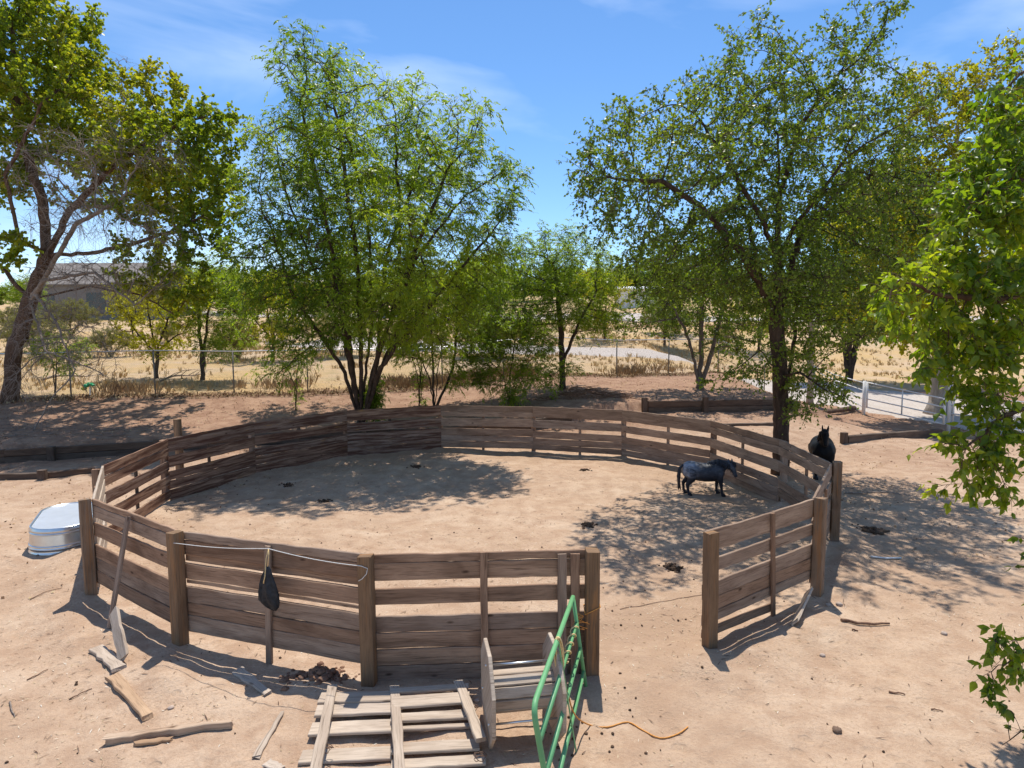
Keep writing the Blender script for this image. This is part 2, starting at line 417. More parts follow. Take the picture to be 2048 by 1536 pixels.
# ------------------------------------------------------------------ round pen
CP = dict(A=(-4.285, 6.38), B=(-2.82, 5.29), C=(-1.09, 4.70), D=(.605, 4.80), E=(1.65, 5.23), F=(3.03, 6.26), G=(4.04, 7.95),
          H=(4.04, 9.68), I=(3.62, 11.70), J=(2.27, 13.25), K=(.45, 13.89), L=(-1.57, 14.18), M=(-3.45, 13.40), N=(-4.73, 11.75), O=(-5.37, 9.98), P=(-5.14, 8.02))
CP = {k: np.array([v[0] * 1.5, v[1] * 1.5, 0]) for k, v in CP.items()}
CEN = np.array([-.9, 14.13, 0]); PH = 1.5
def inw(p):
    d = CEN - p; d[2] = 0; return d / np.linalg.norm(d)
FRONT = 'ABCDEFG'
pen = empty('round_pen', tuple(CEN), 'round horse pen of weathered horizontal planks on square posts with an open gateway', 'pen')
bc = {}; pc = {}
for k, p in CP.items():
    if k in FRONT: pc[k] = p; bc[k] = p + inw(p) * .10
    else: bc[k] = p; pc[k] = p - inw(p) * .11
for k, p in pc.items():
    m = MB(); s = .155 if k in FRONT else .13
    hgt = PH + (.015 if k in FRONT else -.05) + random.uniform(-.015, .02)
    if k == 'O': hgt = 1.46
    if k == 'P': hgt = 1.44
    lean = np.array([random.uniform(-.02, .02), random.uniform(-.02, .02), 0])
    t = inw(p)
    if k == 'E': t = np.array([-.35, .94, 0])
    if k == 'D': t = np.array([-.05, 1, 0])
    m.board(p + (0, 0, -.3), p + lean + (0, 0, hgt), t, s, s * random.uniform(.92, 1.02), 7, .003, ch=.012, rnd=random.random(), ends=.012)
    m.build('post', W_post if k in FRONT else W_front, pen)
Z = lambda f: PH * (1 - f)
GEN = [(0, .115), (.12, .225), (.275, .45), (.50, .635), (.64, .775), (.78, .93)]
PANELS = {
 'AB': ([(0, .06), (.062, .185), (.235, .375), (.465, .60), (.603, .73), (.733, .87)], W_front),
 'BC': ([(0, .068), (.072, .197), (.20, .264), (.268, .40), (.416, .452), (.47, .604), (.608, .718), (.722, .87)], W_front),
 'CD': ([(0, .062), (.065, .203), (.268, .393), (.485, .612), (.616, .737), (.741, .868), (.878, 1.0)], W_front),
 'EF': ([(0, .185), (.25, .365), (.455, .592), (.597, .716), (.72, .815)], W_front),
 'FG': ([(0, .16), (.22, .36), (.45, .58), (.59, .72), (.73, .86)], W_back),
 'GH': ([(0, .10), (.104, .23), (.33, .47), (.60, .73), (.735, .86)], W_back),
 'HI': ([(0, .11), (.114, .235), (.33, .50), (.60, .74), (.745, .87), (.875, .99)], W_back),
 'IJ': ([(0, .235), (.32, .47), (.55, .69), (.694, .82), (.824, .95)], W_back),
 'JK': ([(0, .23), (.29, .46), (.53, .68), (.684, .82), (.824, .94)], W_back),
 'KL': ([(0, .13), (.134, .235), (.275, .45), (.50, .655), (.66, .78), (.784, .93)], W_back),
 'LM': ([(0, .23), (.27, .46), (.50, .65), (.655, .79), (.795, .97)], W_left),
 'MN': ([(0, .22), (.265, .43), (.49, .64), (.645, .79), (.795, .985)], W_left),
 'NO': ([(0, .215), (.275, .45), (.52, .66), (.665, .80), (.806, .985)], W_left),
 'OP': ([(0, .13), (.145, .27), (.345, .50), (.58, .73), (.80, .95)], W_left),
 'PA': ([(0, .15), (.17, .32), (.36, .53), (.60, .74), (.77, .93)], W_bleach),
}
for key, (rows, mat) in PANELS.items():
    a, b = bc[key[0]], bc[key[1]]
    m = MB(); d = b - a; L_ = np.linalg.norm(d); d = d / L_
    nrm = inw((a + b) / 2)
    ea = np.array(a) + d * .004; eb = np.array(b) - d * .004
    if key == 'CD': eb = b + d * .06
    if key == 'EF': ea = a - d * .04
    for ri, (f0, f1) in enumerate(rows):
        z0, z1 = Z(f1), Z(f0); w_ = z1 - z0; zc = (z0 + z1) / 2
        off = nrm * random.uniform(-.004, .004)
        if key == 'BC' and ri in (2, 4): off = nrm * .045
        sa = random.uniform(-.006, .006); sb = random.uniform(-.006, .006)
        if f0 == 0: sa = sb = 0
        m.board(ea + off + (0, 0, zc + sa), eb + off + (0, 0, zc + sb), (0, 0, 1), w_ - .003, .038, 14, .005 if f0 else .007, bend=random.uniform(-.012, .012), ch=.006)
    if key == 'EF':   # sagging bottom board that stops at the batten
        m.board(ea + (0, 0, .17), a + d * (L_ * .62) + (0, 0, .11), (0, 0, 1), .12, .036, 6, .006)
    pan = m.build('plank_panel', mat, pen)
    mb = MB(); o = -nrm * .05
    mid = (a + b) / 2
    if key == 'AB':
        top = aty(262, 1031, (mid[1] - .06)); t0 = mid + o * 1.1; top = np.array([t0[0] - .02, t0[1], 1.47]); bot = G(219, 1256)
        mb.board(bot, top, d, .085, .04, 6, .004)
    elif key == 'CD':
        q = a + d * (L_ * .515); mb.board(q + o + (0, 0, -.05), q + o + (0, 0, 1.51), d, .085, .04, 8, .003)
        mb.build('batten', W_front, pan); mb = MB()
        for tt in (.872, .932):
            mb = MB() if tt > .9 else mb
            q = a + d * (L_ * tt); mb.board(q + o + (0, 0, .0), q + o + (0, 0, 1.47), d, .105, .036, 8, .004)
            if tt < .9: mb.build('batten', W_front, pan)
    elif key == 'BC':
        q = a + d * (L_ * .49); mb.board(q + o - d * .02 + (0, 0, -.03), q + o + d * .02 + (0, 0, 1.47), d, .085, .04, 8, .004)
    elif key == 'EF':
        q = a + d * (L_ * .56); mb.board(q + o + d * .06 + (0, 0, -.03), q + o - d * .03 + (0, 0, 1.49), d, .075, .04, 8, .003)
    elif key == 'PA':
        q = a + d * (L_ * .5); mb.board(q + o + (0, 0, .1), q + o + (0, 0, 1.4), d, .09, .04, 4)
    else:
        q = a + d * (L_ * random.uniform(.45, .56)); mb.board(q + o + (0, 0, .02), q + o + (0, 0, 1.33), d, .085, .04, 5, .003)
    mb.build('batten', W_front if mat is not W_left else W_tie, pan)

# ------------------------------------------------------------------ loose timber
def plank(name, px0, px1, w_, t_, mat, label, cat='plank', lift=None, taper=1.0, tilt=0.0, seg=8, jit=.012, z1=None):
    a = G(*px0); b = G(*px1) if z1 is None else atz(*px1, z1)
    l = t_ / 2 + .004 if lift is None else lift
    a = a + (0, 0, l); b = b + (0, 0, l)
    d = b - a; d /= np.linalg.norm(d)
    n = np.cross(d, (0, 0, 1.0)); n /= np.linalg.norm(n); n = n * math.cos(tilt) + np.cross(n, d) * math.sin(tilt)
    m = MB(); m.board(a, b, n, w_, t_, seg, jit, taper=taper, ch=.006, ends=.03)
    return tag(m.build(name, mat), label, cat)
plank('broken_plank', (194, 1300), (240, 1341), .15, .04, W_bleach, 'short splintered pale plank, upper one of two end to end left of the pen', jit=.016)
plank('broken_plank', (226, 1357), (296, 1439), .13, .045, W_warm, 'longer splintered tan plank lying below the short pale one on the sand', jit=.016, taper=.8)
plank('leaning_plank', (248, 1327), (228, 1232), .15, .04, W_bleach, 'grey plank propped on edge against the crooked batten of the pen', z1=.42, tilt=1.0, jit=.01, lift=.06)
plank('weathered_plank', (474, 1343), (537, 1390), .15, .03, W_bleach, 'pointed grey plank half in the shadow below the black hanging bag', taper=.55, jit=.012)
plank('split_post', (212, 1488), (462, 1455), .10, .075, W_warm, 'long rough split post lying on sand at the lower left', 'post', seg=14, jit=.02, taper=.6)
plank('wood_sliver', (272, 1491), (343, 1482), .06, .03, W_warm, 'small wood sliver right beside the long split post', 'stick', jit=.01)
plank('thin_plank', (513, 1516), (564, 1430), .075, .025, W_bleach, 'thin pale slat with narrow upper end lying left of the pallet', 'slat', taper=.45, jit=.008)
plank('board_scrap', (534, 1528), (562, 1540), .10, .02, W_bleach, 'grey board scrap at the bottom edge left of the pallet', 'scrap')
plank('fallen_board', (1590, 1252), (1618, 1190), .15, .035, W_bleach, 'curved grey board fallen against the foot of the corner post right of the gateway', z1=.16, tilt=.9, lift=.06, jit=.012)
def stick(px0, px1, r, mat, label, name='stick', wob=.012, n=6, cat='stick', taper=.6):
    a = G(*px0); b = G(*px1); P = []
    for i in range(n + 1):
        q = a + (b - a) * i / n; q[2] = zgf(q[0], q[1]) + r
        if 0 < i < n: q = q + np.array([random.uniform(-wob, wob), random.uniform(-wob, wob), random.uniform(0, wob)])
        P.append(q)
    m = MB(); m.tube(P, [r * (1 - (1 - taper) * i / n) for i in range(n + 1)], 6)
    return tag(m.build(name, mat), label, cat)
BK_dead = m_bark('dead_wood', (.22, .17, .135), (.42, .345, .285), 14)
BK_red = m_bark('fresh_stick', (.17, .09, .06), (.33, .20, .13), 14)
stick((1682, 1243), (1779, 1250), .022, BK_red, 'thick brown stick on the sand right of the gateway')
stick((1704, 1261), (1716, 1263), .012, BK_red, 'stub of twig just below the thick brown stick')
stick((1778, 1385), (1810, 1391), .012, BK_red, 'short dark twig on bare sand at the lower right')
stick((1862, 1420), (1886, 1424), .008, BK_red, 'thin twig below and right of the short dark twig')
stick((54, 1361), (96, 1340), .007, BK_red, 'thin dark twig on sand left of the short pale plank')
stick((138, 1400), (184, 1378), .007, BK_red, 'thin dark twig on sand below the short pale plank')
stick((20, 1405), (29, 1436), .010, BK_dead, 'pale curved twig at the left edge of the sand')
stick((60, 1200), (124, 1176), .006, BK_red, 'thin dry stalk on the sand below the metal tank')
stick((1690, 987), (1812, 991), .022, BK_dead, 'long grey stick in the shade outside the pen')
stick((1030, 1222), (1110, 1218), .004, BK_red, 'straw stalk on sand in the pen') if False else None
M_galv = m_plain('galvanised_steel', (.62, .64, .66), .28, .5, .95, .08, 6, .05)
M_wire = m_plain('rusty_wire', (.16, .10, .07), .7, .3, .3)
stick((1740, 1115), (1802, 1118), .018, m_plain('pale_pipe', (.62, .63, .64), .35, .5, .4), 'short pale metal pipe in the tree shade right of the pen', 'pipe', 0, 2, 'pipe', 1)
stick((1240, 1219), (1406, 1190), .004, M_wire, 'rusty wire lying straight across the gateway sand', 'wire', .01, 10, 'wire', 1)

# ------------------------------------------------------------------ pallet of boards in the foreground
a0 = atz(647, 1396, .1); a1 = atz(936, 1384, .1)
e1 = a1 - a0; LW = np.linalg.norm(e1); e1 /= LW; e2 = np.array([.19, -.98, 0])
pal = empty('wooden_pallet', tuple((a0 + a1) / 2 + e2 * .7 - (0, 0, .1)), 'weathered wooden pallet lying on the sand with three runners on top', 'pallet')
for k, (u0, u1, v, w_) in enumerate([(-.02, .47, .10, .19), (-.03, .47, .30, .19), (-.05, .47, .515, .20), (.46, 1.0, .045, .09), (.47, .99, .25, .20), (.46, 1.0, .45, .14), (.47, 1.0, .575, .06), (-.09, .47, .85, .19), (.46, 1.0, .855, .15), (-.04, .47, 1.12, .18), (.46, 1.02, 1.07, .14), (-.03, 1.0, 1.34, .15), (-.02, 1.0, 1.53, .15)]):
    m = MB(); zz = .045 + random.uniform(-.012, .012); b0 = a0 * (1, 1, 0) + e1 * LW * u0 + e2 * v; b1 = a0 * (1, 1, 0) + e1 * LW * u1 + e2 * (v + random.uniform(-.02, .02))
    gz = zgf((b0[0] + b1[0]) / 2, (b0[1] + b1[1]) / 2)
    m.board(b0 + (0, 0, gz + zz), b1 + (0, 0, gz + zz + random.uniform(-.01, .015)), e2, w_, .032, 6, .005)
    m.build('board', W_bleach, pal)
for k, u in enumerate((.06, .49, .94)):
    m = MB(); b0 = a0 * (1, 1, 0) + e1 * LW * u - e2 * .07; b1 = a0 * (1, 1, 0) + e1 * LW * (u + (.0, .02, .17)[k] - (.03 if k == 0 else 0)) + e2 * 1.62
    gz = zgf(b0[0], b0[1])
    if k == 2: b1 = a0 * (1, 1, 0) + e1 * LW * (u + .06) + e2 * .98
    m.board(b0 + (0, 0, gz + .095), b1 + (0, 0, gz + .105), e1, .10, .045, 8, .006)
    m.build('runner', W_bleach, pal)
# wire ties knotted round the runners
for px, py in ((652, 1497), (960, 1513), (945, 1416)):
    m = MB(); c = atz(px, py, .14)
    P = [c + np.array([.05 * math.cos(q * 1.9) * (1 + .3 * math.sin(q * 5)), .05 * math.sin(q * 1.3), .018 * math.sin(q * 2.7)]) for q in np.linspace(0, 9, 40)]
    m.tube(P, .004, 4); m.build('wire_tie', M_wire, pal)

# ------------------------------------------------------------------ cable reel
rc = np.array([-.25, 6.07, 0.0]); rc[2] = zgf(rc[0], rc[1]); th = R(9)
ax = np.array([math.cos(th), math.sin(th), 0]); tg = np.array([-math.sin(th), math.cos(th), 0]); up = np.array([0, 0, 1.0])
reel = empty('cable_reel', tuple(rc), 'old wooden cable reel standing on its rims between pallet and green gate', 'reel')
RR_ = .50; c0 = rc + up * .465
for k, q in enumerate((0, .66)):
    m = MB(); rings = []
    for t_ in (-.019, -.013, .013, .019):
        r_ = RR_ - (.007 if abs(t_) > .015 else 0)
        rings.append([c0 + ax * (q + t_) + r_ * (1 + .006 * math.sin(5 * a + k)) * (math.cos(a) * tg + math.sin(a) * up) for a in np.linspace(0, 2 * math.pi, 8, endpoint=False) + math.pi / 8])
    m.loft(rings, True, .3 + .3 * k); m.build('flange', W_bleach, reel)
m = MB(); NS = 10
for k in range(NS):
    a = 2 * math.pi * (k + .35) / NS; rad = math.cos(a) * tg + math.sin(a) * up; tn = -math.sin(a) * tg + math.cos(a) * up
    m.board(c0 + ax * .022 + rad * .175, c0 + ax * .638 + rad * .175, tn, .102, .03, 6, .003)
m.build('drum', W_bleach, reel)
for k in range(3):
    m = MB(); a = R(90 + 120 * k + 8); rad = math.cos(a) * tg + math.sin(a) * up
    m.tube([c0 - ax * .03 + rad * .30, c0 + ax * .69 + rad * .30], .011, 8)
    m.build('tie_rod', M_galv, reel)

# ------------------------------------------------------------------ green pipe gate leaning on the pen
t0 = atz(1146, 1194, 0); 
ft = aty(1146, 1194, 6.93); fb = aty(1174, 1390, 6.90); nt_ = aty(1066, 1415, 4.92)
nb = nt_ + (fb - ft) + np.array([.03, .02, 0])
def m_paint(name, col, under, rust):
    t = NT(name); g = t.n('TexCoord').outputs['Object']; n = t.noise(g, 9, 6, .7); n2 = t.noise(g, 34, 5, .75); n3 = t.noise(g, 3, 3)
    c = t.mix(n3, tuple(x * .85 for x in col), tuple(min(1, x * 1.2 + .02) for x in col))
    c = t.mix(t.ramp(n2, [(.62, 0), (.68, .8)]), c, under); c = t.mix(t.ramp(n, [(.66, 0), (.70, .9)]), c, rust)
    return t.bsdf(c, t.ramp(n, [(.4, .42), (.7, .7)]), .4, 0, n2, .1, .004)
M_green = m_paint('green_paint', (.12, .335, .135), (.24, .38, .25), (.17, .09, .05))
gate = empty('pipe_gate', tuple((fb + nb) / 2), 'green tubular steel gate standing on edge against the pen beside the gateway', 'gate')
def lerp(a, b, f): return a + (b - a) * f
def rail(f, name='rail', r=.0225):
    A_ = lerp(ft, fb, f); B_ = lerp(nt_, nb, f); m = MB(); m.tube([A_, lerp(A_, B_, .5) + np.array([0, 0, -.004]), B_], r, 12); m.build(name, M_green, gate)
for f in (.26, .52, .76): rail(f)
m = MB(); P = []
d1 = (nt_ - ft); d1 /= np.linalg.norm(d1); d2 = (nb - nt_); d2 /= np.linalg.norm(d2); rb = .13
P += [ft, lerp(ft, nt_, .5), nt_ - d1 * rb]
for q in np.linspace(0, 1, 7)[1:-1]: P.append((nt_ - d1 * rb) * (1 - q) ** 2 + 2 * q * (1 - q) * nt_ + (nt_ + d2 * rb) * q * q)
P += [nt_ + d2 * rb, lerp(nt_, nb, .5), nb - d2 * rb]
for q in np.linspace(0, 1, 7)[1:-1]: P.append((nb - d2 * rb) * (1 - q) ** 2 + 2 * q * (1 - q) * nb + (nb - d1 * rb) * q * q)
P += [nb - d1 * rb, lerp(fb, nb, .5), fb]
m.tube(P, .0245, 12); m.build('outer_frame', M_green, gate)
m = MB(); m.tube([ft - (fb - ft) * .01, fb + (fb - ft) * .02], .021, 10); m.build('end_stile', M_green, gate)
m = MB()
for q in (.5,):
    m.board(lerp(ft, nt_, q) + ax * .026, lerp(fb, nb, q) + ax * .026, d1, .035, .008, 3, 0)
m.build('brace', M_green, gate)
# orange rope coiled on the gate
M_rope = m_plain('orange_cord', (.62, .28, .075), .7, .2, 0, .25, 80, .2)
M_rope2 = m_plain('pale_rope', (.72, .52, .25), .7, .2, 0, .2, 80, .2)
rope = empty('coiled_rope', tuple(lerp(ft, nt_, .45)), 'tan and orange rope coiled over the green gate and trailing on the sand', 'rope')
m = MB(); c = lerp(ft, nt_, .47); P = []
for i in range(170):
    a = i / 170 * 2 * math.pi * 5
    P.append(c + np.array([.035 * math.cos(a) + .012 * math.sin(a * .37) + .03 * (1 - math.sin(a)) * .5, -.02 + .02 * math.sin(a * .21) + .05 * (1 - math.sin(a)) * .5, -.15 + .18 * math.sin(a) + .012 * math.cos(a * .6)]))
m.tube(P, .0075, 6); m.build('coil', M_rope2, rope)
m = MB(); r2a = lerp(ft, fb, .26); r2b = lerp(nt_, nb, .26); P = []
for i in range(120):
    q = i / 119; a = q * 2 * math.pi * 4; cc = lerp(r2a, r2b, .06 + .34 * q); P.append(cc + np.array([.036 * math.cos(a), 0, .036 * math.sin(a)]))
m.tube(P, .0075, 6); m.build('wrap', M_rope2, rope)
g1 = [aty(1118, 1330, 6.1), aty(1135, 1385, 6.05), aty(1150, 1430, 6.0)] + [G(*p) + (0, 0, .01) for p in ((1180, 1452), (1215, 1456), (1255, 1446), (1285, 1462), (1320, 1478), (1355, 1470), (1380, 1452))]
P = []
for i in range(len(g1) - 1):
    for q in np.linspace(0, 1, 5)[:-1]:
        p0 = g1[max(i - 1, 0)]; p1 = g1[i]; p2 = g1[i + 1]; p3 = g1[min(i + 2, len(g1) - 1)]
        P.append(.5 * (2 * p1 + (p2 - p0) * q + (2 * p0 - 5 * p1 + 4 * p2 - p3) * q * q + (3 * p1 - p0 - 3 * p2 + p3) * q ** 3))
m = MB(); m.tube(P, .0075, 6); m.build('trailing_end', M_rope, rope)
# orange twine knotted round the gateway post
Dp = pc['D']; m = MB()
P = [Dp + np.array([-.085, -.085, .80]), Dp + np.array([.0, -.09, .845]), Dp + np.array([.085, -.087, .885]), Dp + np.array([.088, .085, .89]), Dp + np.array([-.087, .087, .84]), Dp + np.array([-.088, -.085, .80])]
m.tube(P, .006, 5)
for k in range(7):
    c = Dp + np.array([-.11, -.11, .79]); a = k * 1.7
    m.tube([c, c + np.array([-.05 + .03 * math.cos(a), -.02, .05 * math.sin(a)]), c + np.array([-.10 - .02 * math.sin(a), -.03, -.06 + .06 * math.cos(a * 2)]), c + np.array([-.07 * math.cos(a), -.01, -.10 - .05 * math.sin(a)])], .004, 4)
tag(m.build('twine', M_rope), 'orange twine knotted round the post beside the gateway', 'twine')

# ------------------------------------------------------------------ stock tank, upside down
M_tank = M_galv
tc_ = np.array([-8.62, 12.25, 0]); tc_[2] = zgf(tc_[0], tc_[1]); yaw = R(117.3)
tank = empty('stock_tank', tuple(tc_), 'galvanised oval stock tank turned upside down on the sand beside the pen', 'tank')
ea_, eb_ = np.array([math.cos(yaw), math.sin(yaw), 0]), np.array([-math.sin(yaw), math.cos(yaw), 0])
def stad(hl, r, z, n=28, corr=0.0):
    pts = []
    for k in range(n):
        a = -math.pi / 2 + math.pi * k / (n - 1); pts.append((hl + r * math.cos(a), r * math.sin(a)))
    for k in range(1, 15): pts.append((hl - 2 * hl * k / 15, r))
    for k in range(n):
        a = math.pi / 2 + math.pi * k / (n - 1); pts.append((-hl + r * math.cos(a), r * math.sin(a)))
    for k in range(1, 15): pts.append((-hl + 2 * hl * k / 15, -r))
    out = []
    for i, (u, v) in enumerate(pts):
        s_ = 1 + (corr if i % 2 else -corr)
        out.append(tc_ + ea_ * (u if abs(u) < hl else math.copysign(hl, u) + (u - math.copysign(hl, u)) * s_) + eb_ * v * s_ + np.array([0, 0, z * 1.02]))
    return out
hl, r0 = .50, .47
m = MB(); prof = [(0.0, .052), (.012, .062), (.03, .062), (.045, .05), (.09, .045), (.10, .058), (.115, .058), (.125, .043), (.145, .055), (.16, .055), (.17, .04)]
m.loft([stad(hl, r0 + q, z) for z, q in prof], False, .2, True); m.build('lower_band', M_tank, tank)
m = MB(); m.loft([stad(hl, r0 + .04 - .02 * q, .17 + .18 * q, corr=.006 if 0 < q < 1 else 0) for q in (0, .06, .5, .94, 1)], False, .4, True); m.build('corrugated_side', M_tank, tank)
m = MB(); prof = [(.35, .02), (.36, .035), (.375, .035), (.385, .02), (.40, .02), (.41, .034), (.43, .034), (.45, .02), (.47, .02), (.48, .012), (.474, -.012), (.462, -.02)]
m.loft([stad(hl, r0 + q, z) for z, q in prof], False, .6, True)
M_tin = m_plain('dull_galvanised_sheet', (.66, .69, .73), .42, .5, .75, .06, 3, .04)
m.build('rim', M_tank, tank)
m = MB(); rings = [stad(hl, r0 - .016, .463)]; m.loft([stad(hl, r0 - .02, .455), rings[0]], True, .5); m.build('bottom_plate', M_tin, tank)

# ------------------------------------------------------------------ black bag and its line
B_, C_ = pc['B'], pc['C']; dBC = (C_ - B_); LB = np.linalg.norm(dBC); dBC /= LB; oB = -inw((B_ + C_) / 2)
hk = aty(537, 1098, (B_ + dBC * LB * .49)[1] - .19)
M_bag = m_plain('black_mesh_bag', (.016, .019, .024), .55, .35, 0, .6, 25, .5)
bag = empty('hanging_bag', tuple(hk), 'black crumpled feed bag hanging by a string on the pen planks', 'bag')
m = MB(); rings = []; sc_ = abs(aty(537, 1215, hk[1])[2] - aty(537, 1130, hk[1])[2])
prof = [(0, .015, .01, 0), (.06, .035, .025, 0), (.2, .06, .045, -.01), (.4, .10, .06, -.02), (.6, .125, .075, -.02), (.8, .125, .07, .0), (.92, .09, .05, .03), (1.0, .02, .02, .06)]
zt = aty(537, 1130, hk[1])[2]
for f, wx_, wy_, sx in prof:
    rings.append([np.array([hk[0] + sx, hk[1] - .035, zt - f * sc_ * 1.04]) + dBC * (wx_ * 1.08 * (1 + .2 * math.sin(3 * a + f * 5)) * math.cos(a)) + oB * wy_ * .75 * math.sin(a) * (1 + .38 * math.sin(5 * a + 3 * f) + .2 * math.sin(11 * a - 9 * f)) for a in np.linspace(0, 2 * math.pi, 22, endpoint=False)])
m.loft(rings, True, .5, True); m.build('sack', M_bag, bag)
m = MB(); m.tube([hk, hk + np.array([.012, -.03, -.08]), np.array([hk[0], hk[1] - .045, zt])], .006, 5); m.tube([hk, hk + np.array([-.02, -.03, -.10]), np.array([hk[0] - .02, hk[1] - .085, zt - .1]), np.array([hk[0] - .035, hk[1] - .10, zt - .18])], .006, 5)
m.build('string', M_rope2, bag)
M_white = m_plain('white_cord', (.72, .70, .66), .6, .3, 0, .08, 60, .1)
p0 = aty(347, 1086, B_[1] - .09); p0b = aty(372, 1089, B_[1] - .10); p2 = aty(722, 1132, C_[1] - .09); p1 = hk + np.array([0, -.012, .01])
m = MB(); P = [p0, p0b]
for a, b, sg in ((p0b, p1, .02), (p1, p2, .025)):
    for q in np.linspace(0, 1, 9)[1:]: P.append(lerp(a, b, q) - np.array([0, 0, sg * 4 * q * (1 - q)]))
P += [aty(735, 1137, C_[1] - .095), aty(733, 1148, C_[1] - .10), aty(724, 1158, C_[1] - .10), aty(717, 1162, C_[1] - .09)]
m.tube(P, .0042, 6); tag(m.build('line', M_white), 'white cord strung between two posts along the pen front', 'cord')

# ------------------------------------------------------------------ timber edgings
def tie_wall(name, pts, levels, s_, label, posts, post_h, cat='retaining wall', mat=None):
    root = empty(name, (*pts[0][:2], zgf(*pts[0][:2])), label, cat); mat = mat or W_tie
    for a, b in zip(pts[:-1], pts[1:]):
        for k in range(levels):
            m = MB(); za = min(zgf(a[0], a[1] - .25), zgf(a[0], a[1] + .1)); zb = min(zgf(b[0], b[1] - .25), zgf(b[0], b[1] + .1))
            m.board((a[0], a[1], za - .03 + s_ * (k + .5)), (b[0], b[1], zb - .03 + s_ * (k + .5)), (0, 0, 1), s_ - .006, .17, 8, .008, ch=.015, bend=random.uniform(-.02, .02)); m.build('beam', mat, root)
    for x, y in posts:
        m = MB(); z0 = zgf(x, y); m.board((x, y, z0 - .2), (x, y, z0 + post_h), (1, .2, 0), .2, .17, 3, .006, ch=.015); m.build('stake', mat, root)
    return root
wl = lambda x: (x, float(wallY(x)) - .06)
tie_wall('retaining_wall', [wl(-22), wl(-18.2), wl(-15.4), wl(-11.9), wl(-8), wl(-5.4)], 2, .22, 'low retaining wall of stacked dark railway ties left of the pen', [(-14.25, float(wallY(-14.25)) - .22), (-11.6, float(wallY(-11.6)) - .22)], .45)
tie_wall('retaining_wall', [wl(-5.2), wl(-3), wl(-.4), wl(2.2)], 2, .22, 'low dark tie wall glimpsed between the planks behind the back of the pen', [(-1.2, float(wallY(-1.2)) - .22)], .4)
tie_wall('retaining_wall', [wl(5.3), wl(7.6), wl(10.0), (11.2, 25.2)], 2, .25, 'timber retaining wall behind the pen left of the big elm trunk', [(5.15, float(wallY(5.15)) - .1), (7.6, float(wallY(7.6)) - .2)], .6)
l0, l1 = G(-30, 960), G(84, 957); l2 = G(190, 946)
tie_wall('timber_edging', [tuple(l0[:2]), tuple(l1[:2]), tuple(l2[:2])], 1, .2, 'single tie edging on the ground just below the left retaining wall', [(l1[0] + .1, l1[1] - .12)], .26, 'edging')
q0, q1 = G(1693, 886), G(1880, 872)
r_ = tie_wall('timber_planter', [tuple(q0[:2]), tuple(q1[:2])], 1, .3, 'low timber box edge in the shade near the tall white gate post', [(q0[0] - .1, q0[1] - .02)], .36, 'edging')
q0, q1 = G(1440, 852), G(1548, 850)
tie_wall('garden_tie', [tuple(q0[:2]), tuple(q1[:2])], 1, .16, 'single tie lying on the ground between retaining wall and elm trunk', [], .2, 'tie')
# stump post behind the pen
sp_ = aty(356, 870, 17.2); m = MB(); zz = zgf(sp_[0], 17.2); top = aty(356, 838, 17.2)[2]
m.tube([(sp_[0], 17.2, zz - .2), (sp_[0] + .01, 17.2, (zz + top) / 2), (sp_[0], 17.2, top)], [.105, .10, .10], 12, smooth=False); tag(m.build('timber_post', W_post), 'round timber post sticking up behind the left end of the pen', 'post')
# ------------------------------------------------------------------ chain link fence
M_post = m_plain('weathered_steel', (.20, .19, .18), .6, .4, .5, .2, 20)
M_mesh = m_plain('chain_link_wire', (.24, .23, .22), .5, .4, .6, .2, 20)
cf = empty('chain_link_fence', (-8, float(fenceY(-8)), zgf(-8, fenceY(-8))), 'grey chain link fence running behind the trees at the foot of the dry field', 'fence')
FX = [-14.7 + 2.86 * k for k in range(-4, 11)]; FH = 1.8
fp = [np.array([x, float(fenceY(x)), zgf(x, fenceY(x))]) for x in FX]
fp[-3:] = [np.array([p[0], p[1], p[2]]) for p in fp[-3:]]
for p in fp:
    m = MB(); m.tube([p - (0, 0, .2), p + (0, 0, FH + .03)], .03, 8); m.build('post', M_post, cf)
m = MB(); m.tube([p + np.array([0, 0, FH]) for p in fp], .022, 8); m.build('top_rail', M_galv, cf)
# woven mesh: one sheet of crossing wires per bay
for a, b in zip(fp[:-1], fp[1:]):
    L_ = np.linalg.norm(b - a); p_ = .075; V = []; I = []
    for sgn in (1, -1):
        n = int((L_ + FH) / p_)
        for k in range(n):
            s0 = k * p_ - (FH if sgn > 0 else 0)
            # wire: s = s0 + sgn*z ; clip to [0,L]
            if sgn > 0: z0 = max(0, -s0); z1 = min(FH, L_ - s0)
            else: z0 = max(0, s0 - L_); z1 = min(FH, s0)
            if z1 - z0 < .03: continue
            pa = lerp(a, b, np.clip((s0 + sgn * z0) / L_, 0, 1)) + (0, .004 * sgn, z0); pb = lerp(a, b, np.clip((s0 + sgn * z1) / L_, 0, 1)) + (0, .004 * sgn, z1)
            d = (pb - pa); d /= np.linalg.norm(d); q = np.cross(d, (0, 1.0, 0)); r = .0022; bse = len(V)
            for e in (pa, pb):
                for an in (90, 210, 330): V.append(e + r * (math.cos(R(an)) * q + math.sin(R(an)) * np.array([0, 1.0, 0])))
            for c in range(3): I.append((bse + c, bse + (c + 1) % 3, bse + 3 + (c + 1) % 3, bse + 3 + c))
    np_mesh('wire_mesh', np.array(V), 4, np.array(I), None, M_mesh, cf)

